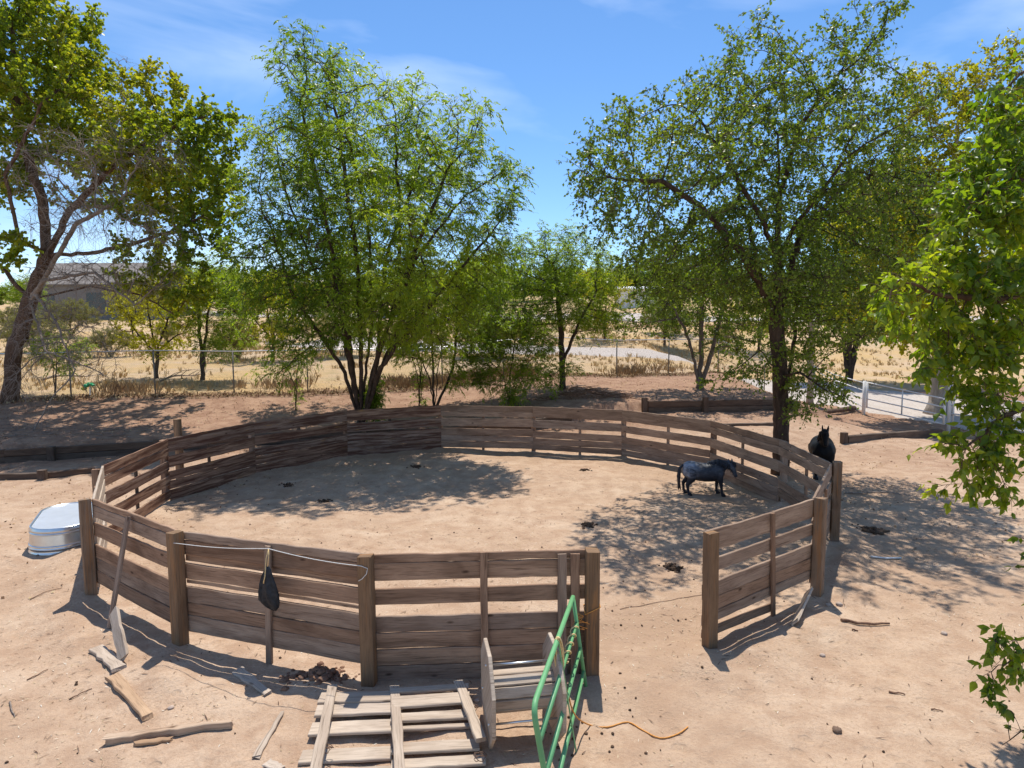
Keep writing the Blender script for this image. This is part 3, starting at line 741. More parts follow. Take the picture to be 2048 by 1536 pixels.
# ------------------------------------------------------------------ white pipe fence and gate
M_wp = m_plain('white_pipe_paint', (.74, .73, .71), .5, .4, 0, .08, 20, .05)
wf = []
for px, py in ((1889, 871), (1730, 831), (1667, 795)):
    p = G(px, py); wf.append(p)
g0, g1_, g2 = wf
gE = np.array([g0[0] + 2.6, g0[1] - 4.2, 0]); gE[2] = zgf(gE[0], gE[1])
g3 = G(1628, 771) if False else g2 + (g2 - g1_) * .9; g3[2] = zgf(g3[0], g3[1])
def pipe_run(root, a, b, hs, r=.024):
    for h0, h1 in hs:
        m = MB(); m.tube([a + (0, 0, h0), b + (0, 0, h1)], r, 8); m.build('rail', M_wp, root)
wfence = empty('white_pipe_fence', tuple(g1_), 'white pipe rail fence between double post and the far pale trees by the gravel road', 'fence')
off = (g1_ - g0) / np.linalg.norm(g1_ - g0)
m = MB(); m.tube([g1_ + off * .12 - (0, 0, .1), g1_ + off * .12 + (0, 0, 1.55)], .075, 10); m.build('post', M_wp, wfence)
for p, h in ((g2, 1.3), (g3, 1.25)):
    m = MB(); m.tube([p - (0, 0, .1), p + (0, 0, h)], .05, 8); m.build('post', M_wp, wfence)
pipe_run(wfence, g1_ + off * .12, g2, [(.36, .34), (.72, .65), (1.1, .98), (1.45, 1.28)])
pipe_run(wfence, g2, g3, [(.34, .3), (.65, .62), (.98, .92), (1.28, 1.2)])
wg = empty('white_pipe_gate', tuple((g0 + g1_) / 2), 'white four-rail pipe gate between the tall post and the double post', 'gate')
pipe_run(wg, g1_ - off * .06, g0 + off * .06, [(.39, .42), (.76, .74), (1.12, 1.05), (1.50, 1.36)], .026)
for q, nm in ((0.02, 'end_stile'), (.5, 'picket'), (.985, 'end_stile')):
    a = lerp(g1_, g0, q); m = MB(); m.tube([a + (0, 0, .36 + .04 * q), a + (0, 0, 1.51 - .13 * q)], .04 if q != .5 else .028, 8); m.build(nm, M_wp, wg)
m = MB(); tp = g0 + off * .9; tp = aty(1897, 852, g0[1] + .55); tp[2] = zgf(tp[0], tp[1])
m.tube([tp - (0, 0, .1), tp + (0, 0, 2.3)], .065, 10); tag(m.build('gate_post', M_wp), 'tall white steel gate post standing before the thick pale trunk', 'post')
wg2 = empty('white_pipe_gate', tuple((tp + gE) / 2), 'white pipe gate right of the tall post, mostly behind hanging leaves', 'gate')
pipe_run(wg2, tp - off * .1, gE, [(.42, .42), (.76, .76), (1.08, 1.08), (1.42, 1.42)], .026)
for q in (.03, .5, .97):
    a = lerp(tp, gE, q); m = MB(); m.tube([a + (0, 0, .4), a + (0, 0, 1.44)], .03, 8); m.build('end_stile' if q != .5 else 'picket', M_wp, wg2)

# ------------------------------------------------------------------ far buildings
M_roof = m_plain('grey_roof', (.235, .205, .18), .8, .2, 0, .15, .6, .2)
M_wall_g = m_plain('grey_stucco', (.21, .195, .185), .9, .1, 0, .08, .5, .1)
M_wall_w = m_plain('white_siding', (.70, .69, .66), .8, .2, 0, .06, .5, .1)
M_glass = m_plain('dark_glass', (.03, .035, .045), .15, .5, 0, .2, 1)
M_terra = m_plain('terracotta_stucco', (.42, .22, .13), .9, .1, 0, .1, .6)
M_tin2 = m_plain('white_tin_roof', (.78, .78, .78), .45, .4, 0, .05, .6)
def house(name, px0, px1, pyb, Y, hh, rise, depth, wm, rm, label, wins, cat='house'):
    a = aty(px0, pyb, Y); b = aty(px1, pyb, Y); zb = min(zgf(a[0], Y), zgf(b[0], Y + depth)) - .4; zt = a[2] + hh
    root = empty(name, ((a[0] + b[0]) / 2, Y, a[2]), label, cat)
    x0, x1, y0, y1 = a[0], b[0], Y, Y + depth
    m = MB(); m.loft([[(x0, y0, z), (x1, y0, z), (x1, y1, z), (x0, y1, z)] for z in (zb, zt)], True, .5); m.build('wall', wm, root)
    m = MB(); o = .5; ym = (y0 + y1) / 2
    prof = [(y0 - o, zt - .05), (ym, zt + rise), (y1 + o, zt - .05), (y1 + o, zt + .12), (ym, zt + rise + .2), (y0 - o, zt + .12)]
    m.loft([[(x, p, q) for p, q in prof] for x in (x0 - o, x1 + o)], True, .5); m.build('roof', rm, root)
    m = MB(); m.loft([[(x, p, q) for p, q in ((y0 + .05, zt - .06), (ym, zt + rise - .02), (y1 - .05, zt - .06))] for x in (x0, x1)], True, .5); m.build('gable', wm, root)
    for f0, f1, h0, h1 in wins:
        m = MB(); X0, X1 = x0 + (x1 - x0) * f0, x0 + (x1 - x0) * f1
        m.loft([[(X0, y, a[2] + h0), (X1, y, a[2] + h0), (X1, y, a[2] + h1), (X0, y, a[2] + h1)] for y in (y0 - .06, y0 + .1)], True, .5); w_ = m.build('window', M_glass, root)
    return root
house('grey_house', 62, 330, 622, 92, 3.6, 3.4, 11, M_wall_g, M_roof, 'large grey house with broad roof behind the bare limbs of the left tree', [(.1, .18, 1, 2.4), (.42, .56, .1, 2.5), (.62, .75, .1, 2.5), (.85, .92, 1, 2.4)])
house('white_shed', 1240, 1325, 604, 120, 2.3, .5, 6, M_wall_w, M_tin2, 'low white roofed shed far off between central trees and elm', [(.2, .35, .8, 1.7), (.6, .7, 0, 2)], 'shed')
house('terracotta_house', 585, 660, 598, 130, 3.0, .8, 8, M_terra, M_roof, 'terracotta house far behind the dense multi-stem tree', [(.2, .3, 1, 2.2), (.6, .75, 1, 2.2)])
house('small_house', 400, 470, 600, 150, 3.0, 1.2, 8, M_wall_w, M_terra, 'pale house with reddish roof far behind the left fence trees', [(.3, .4, 1, 2.2)])

# ------------------------------------------------------------------ litter on the ground (stuff)
def pts_on_ground(n, x0, x1, y0, y1, dens=None):
    x = RNG.uniform(x0, x1, n); y = RNG.uniform(y0, y1, n)
    if dens is not None:
        k = RNG.random(n) < dens(x, y); x, y = x[k], y[k]
    return x, y
def flakes(name, x, y, ln, wd, mat, lift=.006, tiltz=.25):
    n = len(x); z = zg(x, y) + lift; a = RNG.uniform(0, 2 * math.pi, n); L_ = RNG.uniform(*ln, n); W_ = RNG.uniform(*wd, n)
    d = np.stack([np.cos(a), np.sin(a), RNG.normal(0, tiltz, n)], 1); q = np.stack([-np.sin(a), np.cos(a), RNG.normal(0, tiltz, n)], 1)
    c = np.stack([x, y, z], 1); V = np.stack([c - d * L_[:, None] / 2, c + q * W_[:, None] / 2 + (0, 0, .004), c + d * L_[:, None] / 2, c - q * W_[:, None] / 2 + (0, 0, .002)], 1)
    return np_mesh(name, V.reshape(-1, 3), 4, np.arange(n * 4).reshape(-1, 4), RNG.random(n), mat)
def m_tint(name, stops, rough=.9):
    t = NT(name); tn = t.n('Attribute', attribute_name='tint').outputs['Fac']; return t.bsdf(t.ramp(tn, stops), rough, .1)
M_straw = m_tint('straw', [(0, (.24, .15, .09)), (.4, (.50, .38, .22)), (.8, (.66, .55, .38)), (1, (.80, .74, .62))])
M_leaflit = m_tint('dry_leaves', [(0, (.12, .07, .04)), (.4, (.28, .16, .09)), (.75, (.44, .29, .15)), (1, (.62, .48, .27))])
clump = lambda x, y, s, sd: vnoise(x * s, y * s, sd)
sx, sy = pts_on_ground(34000, -10, 11, 4.6, 22, lambda x, y: np.clip(clump(x, y, .8, 41) * 1.3 - .25, .05, 1) * np.clip(14 / y, .3, 1))
tag(flakes('straw_litter', sx, sy, (.02, .07), (.004, .010), M_straw), 'scattered straw and chaff over the sandy pen yard', 'litter', kind='stuff')
sx, sy = pts_on_ground(42000, -24, 18, 7.5, 33, lambda x, y: np.where(y > wallY(x) - 1.5, .75, .0) * np.clip(clump(x, y, .7, 43) * 1.7 - .35, .03, 1) + np.where((y < 19) & (x < -6.5) & (y > 9.5), .55, 0) * clump(x, y, 1.2, 44) + np.where((x > 6.5) & (y > 11) & (y < 24), .35, 0) * clump(x, y, 1.0, 45))
tag(flakes('leaf_litter', sx, sy, (.03, .08), (.02, .05), M_leaflit, .012, .45), 'brown fallen leaves covering the soil under the trees', 'litter', kind='stuff')
sx, sy = pts_on_ground(5200, -10, 11, 4.6, 20, lambda x, y: clump(x, y, .9, 47))
tag(flakes('twig_litter', sx, sy, (.05, .16), (.006, .012), m_tint('bits_of_twig', [(0, (.09, .05, .035)), (1, (.30, .20, .13))]), .008, .1), 'small twigs and bark bits strewn on the sand', 'litter', kind='stuff')
# dead leaves banked along the fence foot
n = 9000; fx = RNG.uniform(-24, 12, n); fyy = fenceY(fx) - .25 + RNG.normal(0, .28, n); 
tag(flakes('leaf_drift', fx, fyy, (.04, .11), (.03, .07), M_leaflit, .04, .7), 'drift of dry brown leaves along the foot of the chain link fence', 'litter', kind='stuff')
# clods and droppings scattered one by one
M_clod = m_rnd('dung', (.055, .035, .022), (.20, .125, .08))
m = MB()
for (cx, cy, n, s) in ((1190, 1455, 46, .38), (1330, 1120, 20, .5), (1300, 1270, 14, .7), (1230, 1230, 10, .5), (560, 1060, 12, 1.2), (900, 1080, 26, 1.6), (1500, 1400, 16, 1.0), (1750, 1300, 16, 1.3), (300, 1350, 18, 1.2), (160, 1450, 14, .8), (1150, 1000, 30, 2.4), (750, 980, 20, 2.2)):
    c = G(cx, cy)
    for _ in range(int(n * .75)):
        x = c[0] + random.gauss(0, s); y = c[1] + random.gauss(0, s * 1.2)
        m.lump((x, y, zgf(x, y) + .006), random.uniform(.007, .021), 6, 4, .75)
tag(m.build('clod_scatter', M_clod), 'small dark clods and droppings dotted over the sand', 'clods', kind='stuff')
for (px, py, n, s, lb) in ((1345, 1136, 60, .13, 'crumbled manure pile with yellow straw just left of the gateway corner post'), (1176, 1051, 34, .12, 'dark manure pile in the sun near the middle of the pen'), (648, 1003, 26, .14, 'dark manure pile in the tree shade on the left half of the pen'),
                           (832, 933, 26, .16, 'manure pile in shade near the back planks of the pen'), (1168, 941, 26, .16, 'flat manure pile in sunlight near the back planks'), (575, 970, 18, .14, 'small manure pile deepest in the shade at the pen left side'), (1745, 1060, 34, .25, 'scattered dark manure in the shade outside the pen at right')):
    c = G(px, py); m = MB(); m.lump(c - (0, 0, .005), s * .95, 22, 5, .12, .3, .35)
    for _ in range(n):
        x = c[0] + random.gauss(0, s * .62); y = c[1] + random.gauss(0, s * .68); rr_ = math.hypot(x - c[0], y - c[1])
        m.lump((x, y, zgf(x, y) + max(0, .035 - rr_ * .2)), random.uniform(.015, .034), 7, 5, .75)
    tag(m.build('manure_pile', M_clod), lb, 'manure', 'manure piles on the sand')
M_darkstone = m_plain('dark_stone', (.20, .13, .09), .9, .15, 0, .4, 30, .4)
M_stone = m_plain('pale_stone', (.42, .33, .27), .9, .15, 0, .2, 14, .3)
for (px, py, r, lb) in ((1656, 1211, .05, 'pale stone lying nearest the foot of the corner post'), (1678, 1210, .06, 'flat pale stone just right of another by the corner post'), (1888, 1268, .05, 'single rounded stone on open sand toward the right'),
                        (1674, 1462, .06, 'dark lumpy stone on sand at the lower right'), (953, 1403, .04, 'small white stone between pallet and reel'), (1645, 1312, .045, 'small pinkish stone below the gateway corner post'), (342, 1417, .04, 'reddish stone beside the longer splintered plank')):
    c = G(px, py); m = MB(); m.lump(c + (0, 0, r * .2), r * .8, 12, 8, .6, .5, .16); tag(m.build('stone', M_darkstone if 'dark' in lb else M_stone), lb, 'stone')
c = G(640, 1352); m = MB(); m.lump(c - (0, 0, .02), .17, 20, 7, .35, .5, .3)
for _ in range(160):
    x = c[0] + random.gauss(0, .17); y = c[1] + random.gauss(0, .10); hh_ = .10 * math.exp(-((x - c[0]) / .17) ** 2 - ((y - c[1]) / .11) ** 2); m.lump((x, y, zgf(x, y) + hh_ * random.uniform(.2, 1)), random.choice((.015, .02, .03, .045)), 7, 5, .75, None, .35)
tag(m.build('dirt_mound', m_rnd('reddish_clay', (.22, .12, .08), (.34, .20, .13))), 'heap of reddish clods against the shaded foot of the pen front', 'mound')

# dry grass of the field
def tufts(name, x, y, h, mat, label, nb=7, spread=.12, wd=.012, cat='grass'):
    n = len(x); X = np.repeat(x, nb); Y_ = np.repeat(y, nb); k = n * nb
    a = RNG.uniform(0, 2 * math.pi, k); rad = RNG.uniform(0, spread, k); bx = X + rad * np.cos(a); by = Y_ + rad * np.sin(a); z = zg(bx, by) - .01
    hh = RNG.uniform(h[0], h[1], k) * np.repeat(RNG.uniform(.5, 1.2, n), nb); ln = RNG.uniform(.1, .6, k) * hh; w_ = wd * RNG.uniform(.6, 1.6, k) * (1 + Y_ / 60)
    b = np.stack([bx, by, z], 1); q = np.stack([-np.sin(a), np.cos(a), 0 * a], 1) * w_[:, None]; t = b + np.stack([ln * np.cos(a), ln * np.sin(a), hh], 1); md = b + np.stack([ln * .35 * np.cos(a), ln * .35 * np.sin(a), hh * .55], 1)
    V = np.stack([b - q, b + q, md + q * .8, t, md - q * .8], 1)
    return tag(np_mesh(name, V.reshape(-1, 3), 5, np.arange(k * 5).reshape(-1, 5), np.repeat(RNG.random(n), nb) * .6 + RNG.random(k) * .4, mat), label, cat, kind='stuff')
M_dry = m_tint('dry_grass', [(0, (.46, .30, .13)), (.5, (.62, .45, .22)), (1, (.74, .60, .38))])
gx, gy = pts_on_ground(20000, -42, 34, 27, 82, lambda x, y: np.where(y > fenceY(x) + .2, 1, 0) * np.clip(clump(x, y, .35, 51) * 2.2 - .7, .02, 1) * np.where((np.abs(y - np.interp(x, [-18, -4, 4, 11, 17, 20.5], [58, 52, 49, 46, 41, 33])) < 4.4) & (x > -30), 0, 1) * np.where((x > 15) & (y < 42), .0, 1))
tufts('dry_grass', gx, gy, (.10, .34), M_dry, 'golden dry grass over the field beyond the chain link fence')
gx, gy = pts_on_ground(900, 20, 30, 38, 60); k = gx > 21; 
gx2 = RNG.uniform(-24, 10, 900); gy2 = fenceY(gx2) + RNG.uniform(.1, 1.4, 900); kk = clump(gx2, gy2, .5, 57) > .55
tufts('dry_weeds', gx2[kk], gy2[kk], (.2, .6), m_tint('brown_weeds', [(0, (.30, .19, .11)), (.6, (.52, .36, .20)), (1, (.66, .50, .30))]), 'brown dry weeds along the far side of the chain link fence', 14, .3, .008, 'weeds')
# green plastic thing at the fence foot
c = G(180, 792) + np.array([0, .0, .0]); ct = empty('garden_toy', tuple(c), 'small green and yellow plastic sprinkler toy on a white stake at the fence foot', 'sprinkler')
m = MB(); m.board(c, c + (.03, 0, .38), (1, 0, 0), .05, .03, 3, 0); m.build('stake', M_wp, ct)
m = MB()
for dx, dz, r in ((-.12, .42, .11), (.02, .47, .12), (.13, .43, .08)): m.lump(c + (dx, 0, dz), r, 10, 6, .6, .5, .3)
m.build('head', m_plain('green_plastic', (.03, .40, .16), .4, .4), ct)
m = MB(); m.lump(c + (-.22, 0, .30), .10, 10, 6, .7, .5, .25); m.build('petal', m_plain('yellow_plastic', (.55, .5, .08), .4, .4), ct)
# ------------------------------------------------------------------ trees
def unit(v): return v / (np.linalg.norm(v, axis=-1, keepdims=True) + 1e-9)
def lobe_pts(lobes, n_tot, shell=.45):
    vol = np.array([l[2] * l[3] * l[5] ** .8 * (l[6] if len(l) > 6 else 1) for l in lobes]); vol = vol / vol.sum(); P = []
    for l, v in zip(lobes, vol):
        px, py, rx_, ry_, Y, dr = l[:6]; c = aty(px, py, Y); k = Y / F; n = max(6, int(n_tot * v))
        u = unit(RNG.normal(size=(n, 3))) * (RNG.random(n) ** shell)[:, None]
        P.append(c + u * np.array([rx_ * k, dr, ry_ * k]))
    return np.concatenate(P)
def colonize(polys, att, D, dk, iters=140, grav=0.0, jit=.12):
    N = []; par = []
    for pi, pl in enumerate(polys):
        pl = [np.array(p, float) for p in pl]
        if pi == 0: N.append(pl[0]); par.append(-1); cur = 0
        else:
            dd = [np.linalg.norm(np.array(q) - pl[0]) for q in N]; cur = int(np.argmin(dd))
        for a, b in zip(pl[:-1], pl[1:]):
            st = N[cur] if a is pl[0] else a; k = max(1, int(np.linalg.norm(b - st) / D))
            for i in range(1, k + 1):
                q = st + (b - st) * i / k + (RNG.normal(0, .04 * D * 2, 3) if i < k else 0); N.append(q); par.append(cur); cur = len(N) - 1
    npoly = len(N)
    N = np.array(N); par = list(par); att = att.copy()
    best = np.full(len(att), 1e9); bi = np.zeros(len(att), int)
    def upd(new, start):
        nonlocal best, bi
        for s in range(0, len(new), 400):
            d = np.linalg.norm(att[:, None] - new[None, s:s + 400], axis=2); j = d.argmin(1); dm = d[np.arange(len(att)), j]
            k = dm < best; best = np.where(k, dm, best); bi = np.where(k, j + start + s, bi)
    upd(N, 0)
    for it in range(iters):
        al = best > dk
        att = att[al]; best = best[al]; bi = bi[al]
        if len(att) == 0: break
        dirs = unit(att - N[bi]); acc = np.zeros((len(N), 3)); np.add.at(acc, bi, dirs); src = np.unique(bi)
        g = unit(acc[src]) + RNG.normal(0, jit, (len(src), 3)) + np.array([0, 0, grav]); new = N[src] + unit(g) * D
        ok = np.array([((N - q) ** 2).sum(1).min() > (.35 * D) ** 2 for q in new]); new, src = new[ok], src[ok]
        if len(new) == 0: break
        # drop those that barely move onto existing children
        s0 = len(N); N = np.concatenate([N, new]); par += list(src); upd(new, s0)
    return N, np.array(par), npoly
def radii(N, par, tip, base_r, e=2.35):
    n = len(N); acc = np.zeros(n); r = np.zeros(n); nch = np.zeros(n, int)
    for i in range(n - 1, -1, -1):
        r[i] = tip if acc[i] == 0 else acc[i] ** (1 / e)
        if par[i] >= 0: acc[par[i]] += r[i] ** e; nch[par[i]] += 1
    k = math.log(base_r / tip) / math.log(max(r[0] / tip, 1.5)); return tip * (r / tip) ** k, nch
def branch_mesh(name, N, par, r, mat, parent, flare=1.0, minr=0.0):
    n = len(N); ch = [[] for _ in range(n)]
    for i in range(n):
        if par[i] >= 0: ch[par[i]].append(i)
    m = MB(); stack = [(-1, 0)]
    while stack:
        p, i = stack.pop(); path = [p, i] if p >= 0 else [i]
        while ch[i]:
            c = sorted(ch[i], key=lambda q: -r[q])
            for o in c[1:]: stack.append((i, o))
            i = c[0]; path.append(i)
        if len(path) < 2: continue
        rr_ = [r[j] for j in path]
        if p >= 0: rr_[0] = min(rr_[0], rr_[1] * 1.25)
        elif flare > 1:
            for q in range(min(4, len(rr_))): rr_[q] *= 1 + (flare - 1) * (1 - q / 4) ** 2
        if max(rr_) < minr: continue
        mr = rr_[min(1, len(rr_) - 1)]
        m.tube([N[j] for j in path], rr_, 10 if mr > .08 else 7 if mr > .03 else 4 if mr > .012 else 3, random.random(), True, mr > .02)
    return m.build(name, mat, parent)
TEMPL = {
 'quad': (np.array([[0, 0, 0], [.45, .5, .05], [1, 0, -.05], [.45, -.5, .05]]), [(0, 1, 2, 3)]),
 'round': (np.array([[0, 0, 0], [.25, .42, .06], [.65, .45, .06], [1, 0, -.05], [.65, -.45, .06], [.25, -.42, .06]]), [(0, 1, 2, 3), (0, 3, 4, 5)]),
 'ovate': (np.array([[0, 0, 0], [.18, .30, .07], [.42, .46, .10], [.72, .28, .03], [1.05, 0, -.12], [.72, -.28, .03], [.42, -.46, .10], [.18, -.30, .07], [.22, 0, .0], [.5, 0, .01], [.75, 0, -.03]]),
           [(0, 8, 1, 1), (8, 9, 2, 1), (9, 10, 3, 2), (10, 4, 3, 3), (0, 7, 8, 8), (8, 7, 6, 9), (9, 6, 5, 10), (10, 5, 4, 4)]),
}
def leaves(name, P, A, Nn, L_, asp, tint, mat, parent, kind='quad'):
    A = unit(A); B = unit(np.cross(Nn, A)); C = np.cross(A, B); T, Fc = TEMPL[kind]; n = len(P); nv = len(T)
    V = P[:, None] + (T[None, :, 0:1] * A[:, None] + T[None, :, 1:2] * asp[:, None, None] * B[:, None] + T[None, :, 2:3] * C[:, None]) * L_[:, None, None]
    V = V.reshape(-1, 3); base = (np.arange(n) * nv)[:, None]
    if kind == 'ovate':
        tri = [];
        for f in Fc:
            tri += [(f[0], f[1], f[2])] if f[2] == f[3] else [(f[0], f[1], f[2]), (f[0], f[2], f[3])]
        tri = np.array(tri); idx = (base[:, :, None] + tri[None]).reshape(-1, 3); return np_mesh(name, V, 3, idx, np.repeat(tint, len(tri)), mat, parent, True)
    Fa = np.array(Fc); idx = (base[:, :, None] + Fa[None]).reshape(-1, 4)
    return np_mesh(name, V, 4, idx, np.repeat(tint, len(Fa)), mat, parent)
def twigs_from(N, par, r, thr, per, ln, trop, spread=.8, skip=0):
    k = np.where((r < thr) & (par >= 0) & (np.arange(len(N)) >= skip))[0]; cnt = RNG.poisson(per, len(k)); i = np.repeat(k, cnt)
    d = unit(N[i] - N[par[i]]); t = RNG.random(len(i))[:, None]; P = N[par[i]] + (N[i] - N[par[i]]) * t
    D = unit(d * .7 + unit(RNG.normal(size=(len(i), 3))) * spread + np.array([0, 0, trop])); L_ = RNG.uniform(*ln, len(i)); return P, D, L_
def twig_mesh(name, P, D, L_, r, mat, parent, sag=0.15):
    n = len(P); X = unit(np.cross(D, RNG.normal(size=(n, 3)))); Yv = np.cross(D, X); V = []
    for f, rf in ((0, 1), (.5, .7), (1, .3)):
        c = P + D * (L_ * f)[:, None] - np.array([0, 0, 1]) * (sag * L_ * f * f)[:, None]
        for an in (0, 120, 240): V.append(c + r * rf * (math.cos(R(an)) * X + math.sin(R(an)) * Yv))
    V = np.stack(V, 1).reshape(-1, 3); fc = []
    for s in range(2):
        for c in range(3): fc.append((s * 3 + c, s * 3 + (c + 1) % 3, s * 3 + 3 + (c + 1) % 3, s * 3 + 3 + c))
    idx = ((np.arange(n) * 9)[:, None, None] + np.array(fc)[None]).reshape(-1, 4)
    return np_mesh(name, V, 4, idx, None, mat, parent, True)
def lowf(P, s, sd): return (vnoise(P[:, 0] * s + P[:, 1] * .31 * s, P[:, 2] * s, sd) + vnoise(P[:, 1] * s, P[:, 0] * s, sd + 3)) / 2
def leafy(P, D, L_, per, size, asp, droop, up, rt=.7, sag=.15, tmin=.15):
    i = np.repeat(np.arange(len(P)), RNG.poisson(per, len(P))); t = RNG.uniform(tmin, 1.05, len(i)); n = len(i)
    Q = P[i] + D[i] * (L_[i] * t)[:, None] - np.array([0, 0, 1]) * (sag * L_[i] * t * t)[:, None]
    A = unit(D[i] * .45 + unit(RNG.normal(size=(n, 3))) * .8 - np.array([0, 0, droop])); Nn = unit(np.array([0, 0, up]) + RNG.normal(size=(n, 3)) * rt)
    return Q, A, Nn, RNG.uniform(*size, n), RNG.uniform(*asp, n)
def compound(P, D, L_, per, rl, nl, lsz, asp, droop, sag=.1):
    i = np.repeat(np.arange(len(P)), RNG.poisson(per, len(P))); t = RNG.uniform(.1, 1.0, len(i)); n = len(i)
    Q = P[i] + D[i] * (L_[i] * t)[:, None] - np.array([0, 0, 1]) * (sag * L_[i] * t * t)[:, None]
    A = unit(D[i] * .5 + unit(RNG.normal(size=(n, 3))) * .8 + np.array([0, 0, .1])); RL = RNG.uniform(*rl, n); S = unit(np.cross(A, np.array([0, 0, 1.0]) + RNG.normal(size=(n, 3)) * .25))
    outP = []; outA = []; outN = []; tw = RNG.random(n)
    for k in range(nl):
        f = .25 + .75 * (k // 2 + 1) / (nl // 2 + 1) if k < nl - 1 else 1.0; side = (1 if k % 2 else -1) if k < nl - 1 else 0
        C = Q + A * (RL * f)[:, None] - np.array([0, 0, 1]) * (droop * RL * f * f)[:, None]; tg_ = unit(A - np.array([0, 0, 1]) * (2 * droop * f)); ax_ = unit(tg_ * (.65 if side else 1) + S * side * .8 - np.array([0, 0, .25]) + RNG.normal(size=(n, 3)) * .15)
        outP.append(C); outA.append(ax_); outN.append(unit(np.cross(ax_, S * (1 if side == 0 else 1)) * 0 + np.array([0, 0, 1.0]) + RNG.normal(size=(n, 3)) * .4))
    P2 = np.concatenate(outP); m_ = len(P2)
    return P2, np.concatenate(outA), np.concatenate(outN), RNG.uniform(*lsz, m_), RNG.uniform(*asp, m_), np.tile(tw, nl)
def tint_of(P, s, sd, amp=.5, rnd=.4, base=.0): return np.clip(base + amp * lowf(P, s, sd) * 1.2 + rnd * RNG.random(len(P)), 0, 1)

LF_cotton = m_leaf('cottonwood_leaf', [(.05, .09, .012), (.105, .17, .02), (.18, .24, .022), (.30, .30, .028)], (2.1, 1.9, .6), .52)
LF_pin = m_leaf('pinnate_leaf', [(.055, .10, .012), (.12, .19, .022), (.20, .275, .028), (.29, .33, .045)], (2.1, 2.0, .55), .54)
LF_elm = m_leaf('elm_leaf', [(.044, .070, .016), (.084, .13, .022), (.14, .19, .028), (.22, .245, .042)], (1.85, 1.9, .6), .48)
LF_gold = m_leaf('yellowing_leaf', [(.10, .13, .014), (.22, .22, .016), (.34, .37, .02), (.42, .41, .026)], (1.9, 1.7, .5), .55)
LF_near = m_leaf('broad_leaf', [(.040, .078, .012), (.085, .145, .016), (.15, .215, .02), (.26, .29, .026)], (2.1, 2.1, .5), .54, .36, .45)
LF_sage = m_leaf('desert_shrub', [(.16, .17, .05), (.26, .25, .08), (.36, .33, .12)], (1.2, 1.2, .7), .35, .7, .1)
BK_brown = m_bark('brown_bark', (.075, .046, .033), (.20, .125, .085))
BK_dark = m_bark('dark_bark', (.045, .032, .026), (.13, .09, .068))
BK_pale = m_bark('pale_bark', (.30, .25, .20), (.50, .43, .36))
BK_twig = m_plain('twig', (.10, .065, .045), .9, .1, 0, .3, 8)
BK_dtwig = m_plain('dead_twig', (.33, .265, .22), .9, .1, 0, .3, 8)

def shift_(polys, lobes, s, zr):
    """lean a tree towards the camera: each point slides along its own line of sight"""
    for pl in polys:
        for i, q in enumerate(pl):
            f = min(1.0, max(0.0, (q[2] - 1.2) / zr)); pl[i] = np.array([q[0], q[1], q[2]]) if f == 0 else np.array([q[0] * (1 - s * f / q[1]), q[1] - s * f, H + (q[2] - H) * (1 - s * f / q[1])])
    for i, l in enumerate(lobes): lobes[i] = (*l[:4], l[4] - s * (1 if l[1] < 620 else .6), *l[5:])
def bw(px, py, Y): return aty(px, py, Y)
def gz(px, py, Y):
    p = aty(px, py, Y); p[2] = zgf(p[0], Y) - .05; return p

# --- big cottonwood at the left
Y1 = 25.0
b0 = gz(22, 815, Y1)
t1 = empty('cottonwood_tree', tuple(b0), 'big spreading tree with rounded leaves and bare dead limbs at the left edge', 'tree')
trunk = [b0, bw(28, 700, Y1), bw(60, 600, Y1), bw(95, 510, Y1), bw(85, 400, Y1 + .3), bw(35, 260, Y1 + .5), bw(25, 60, Y1 + .8)]
polys = [trunk, [trunk[3], bw(190, 505, Y1 - .6), bw(290, 480, Y1 - 1.2), bw(390, 440, Y1 - 1.8)],
         [trunk[3], bw(140, 420, Y1 - .3), bw(230, 330, Y1 - .8), bw(330, 260, Y1 - 1.2), bw(420, 230, Y1 - 1.4)],
         [trunk[2], bw(-10, 520, Y1 - .5), bw(-70, 400, Y1 - 1), bw(-120, 250, Y1 - 1)], [trunk[3], bw(40, 480, Y1 - 1), bw(10, 350, Y1 - 1.6), bw(90, 200, Y1 - 2)],
         [trunk[2], bw(180, 572, Y1 - .4), bw(280, 590, Y1 - 1), bw(350, 630, Y1 - 1.5)]]
lobes = [(240, 260, 150, 80, Y1 + 3.2, 2, .4), (380, 380, 110, 80, Y1 + 3.5, 2, .6), (120, 250, 120, 120, Y1 + 3.5, 2, .6), (60, 60, 130, 120, Y1 + .5, 3.0), (-60, 200, 130, 230, Y1, 3.5, .6), (150, 200, 110, 90, Y1 - .5, 2.5), (310, 200, 60, 85, Y1 - .8, 1.6, 1.2), (330, 300, 140, 75, Y1 - 1, 2.4, 1.3), (440, 260, 52, 70, Y1 - 1, 1.6, 1.2), (240, 300, 120, 60, Y1 - .5, 2.2),  # first three lobes: rear crown added to cast shade on the terrace
         (330, 400, 90, 55, Y1 - 1.6, 1.6), (400, 420, 85, 50, Y1 - 1.6, 1.6), (290, 470, 60, 34, Y1 - 1.4, 1.2), (140, 60, 60, 70, Y1, 1.6, 1.1),  (330, 545, 100, 50, Y1 - 1.4, 1.6, 1.3), (420, 370, 70, 60, Y1 - 1.2, 1.6, 1.2), (420, 490, 70, 45, Y1 - 1.6, 1.4, 1.2), (390, 590, 60, 36, Y1 - 1.6, 1.2, 1.2), (120, 130, 90, 90, Y1, 2, 1.2), (400, 240, 60, 50, Y1 - 1, 1.6, 1.3),  (20, 480, 60, 60, Y1 - 2, 1.2, .5)]
N, par, k0 = colonize(polys, lobe_pts(lobes, 3300), .27, .43, 100)
r, nch = radii(N, par, .008, .27)
branch_mesh('trunk', N, par, r, BK_brown, t1, 1.25)
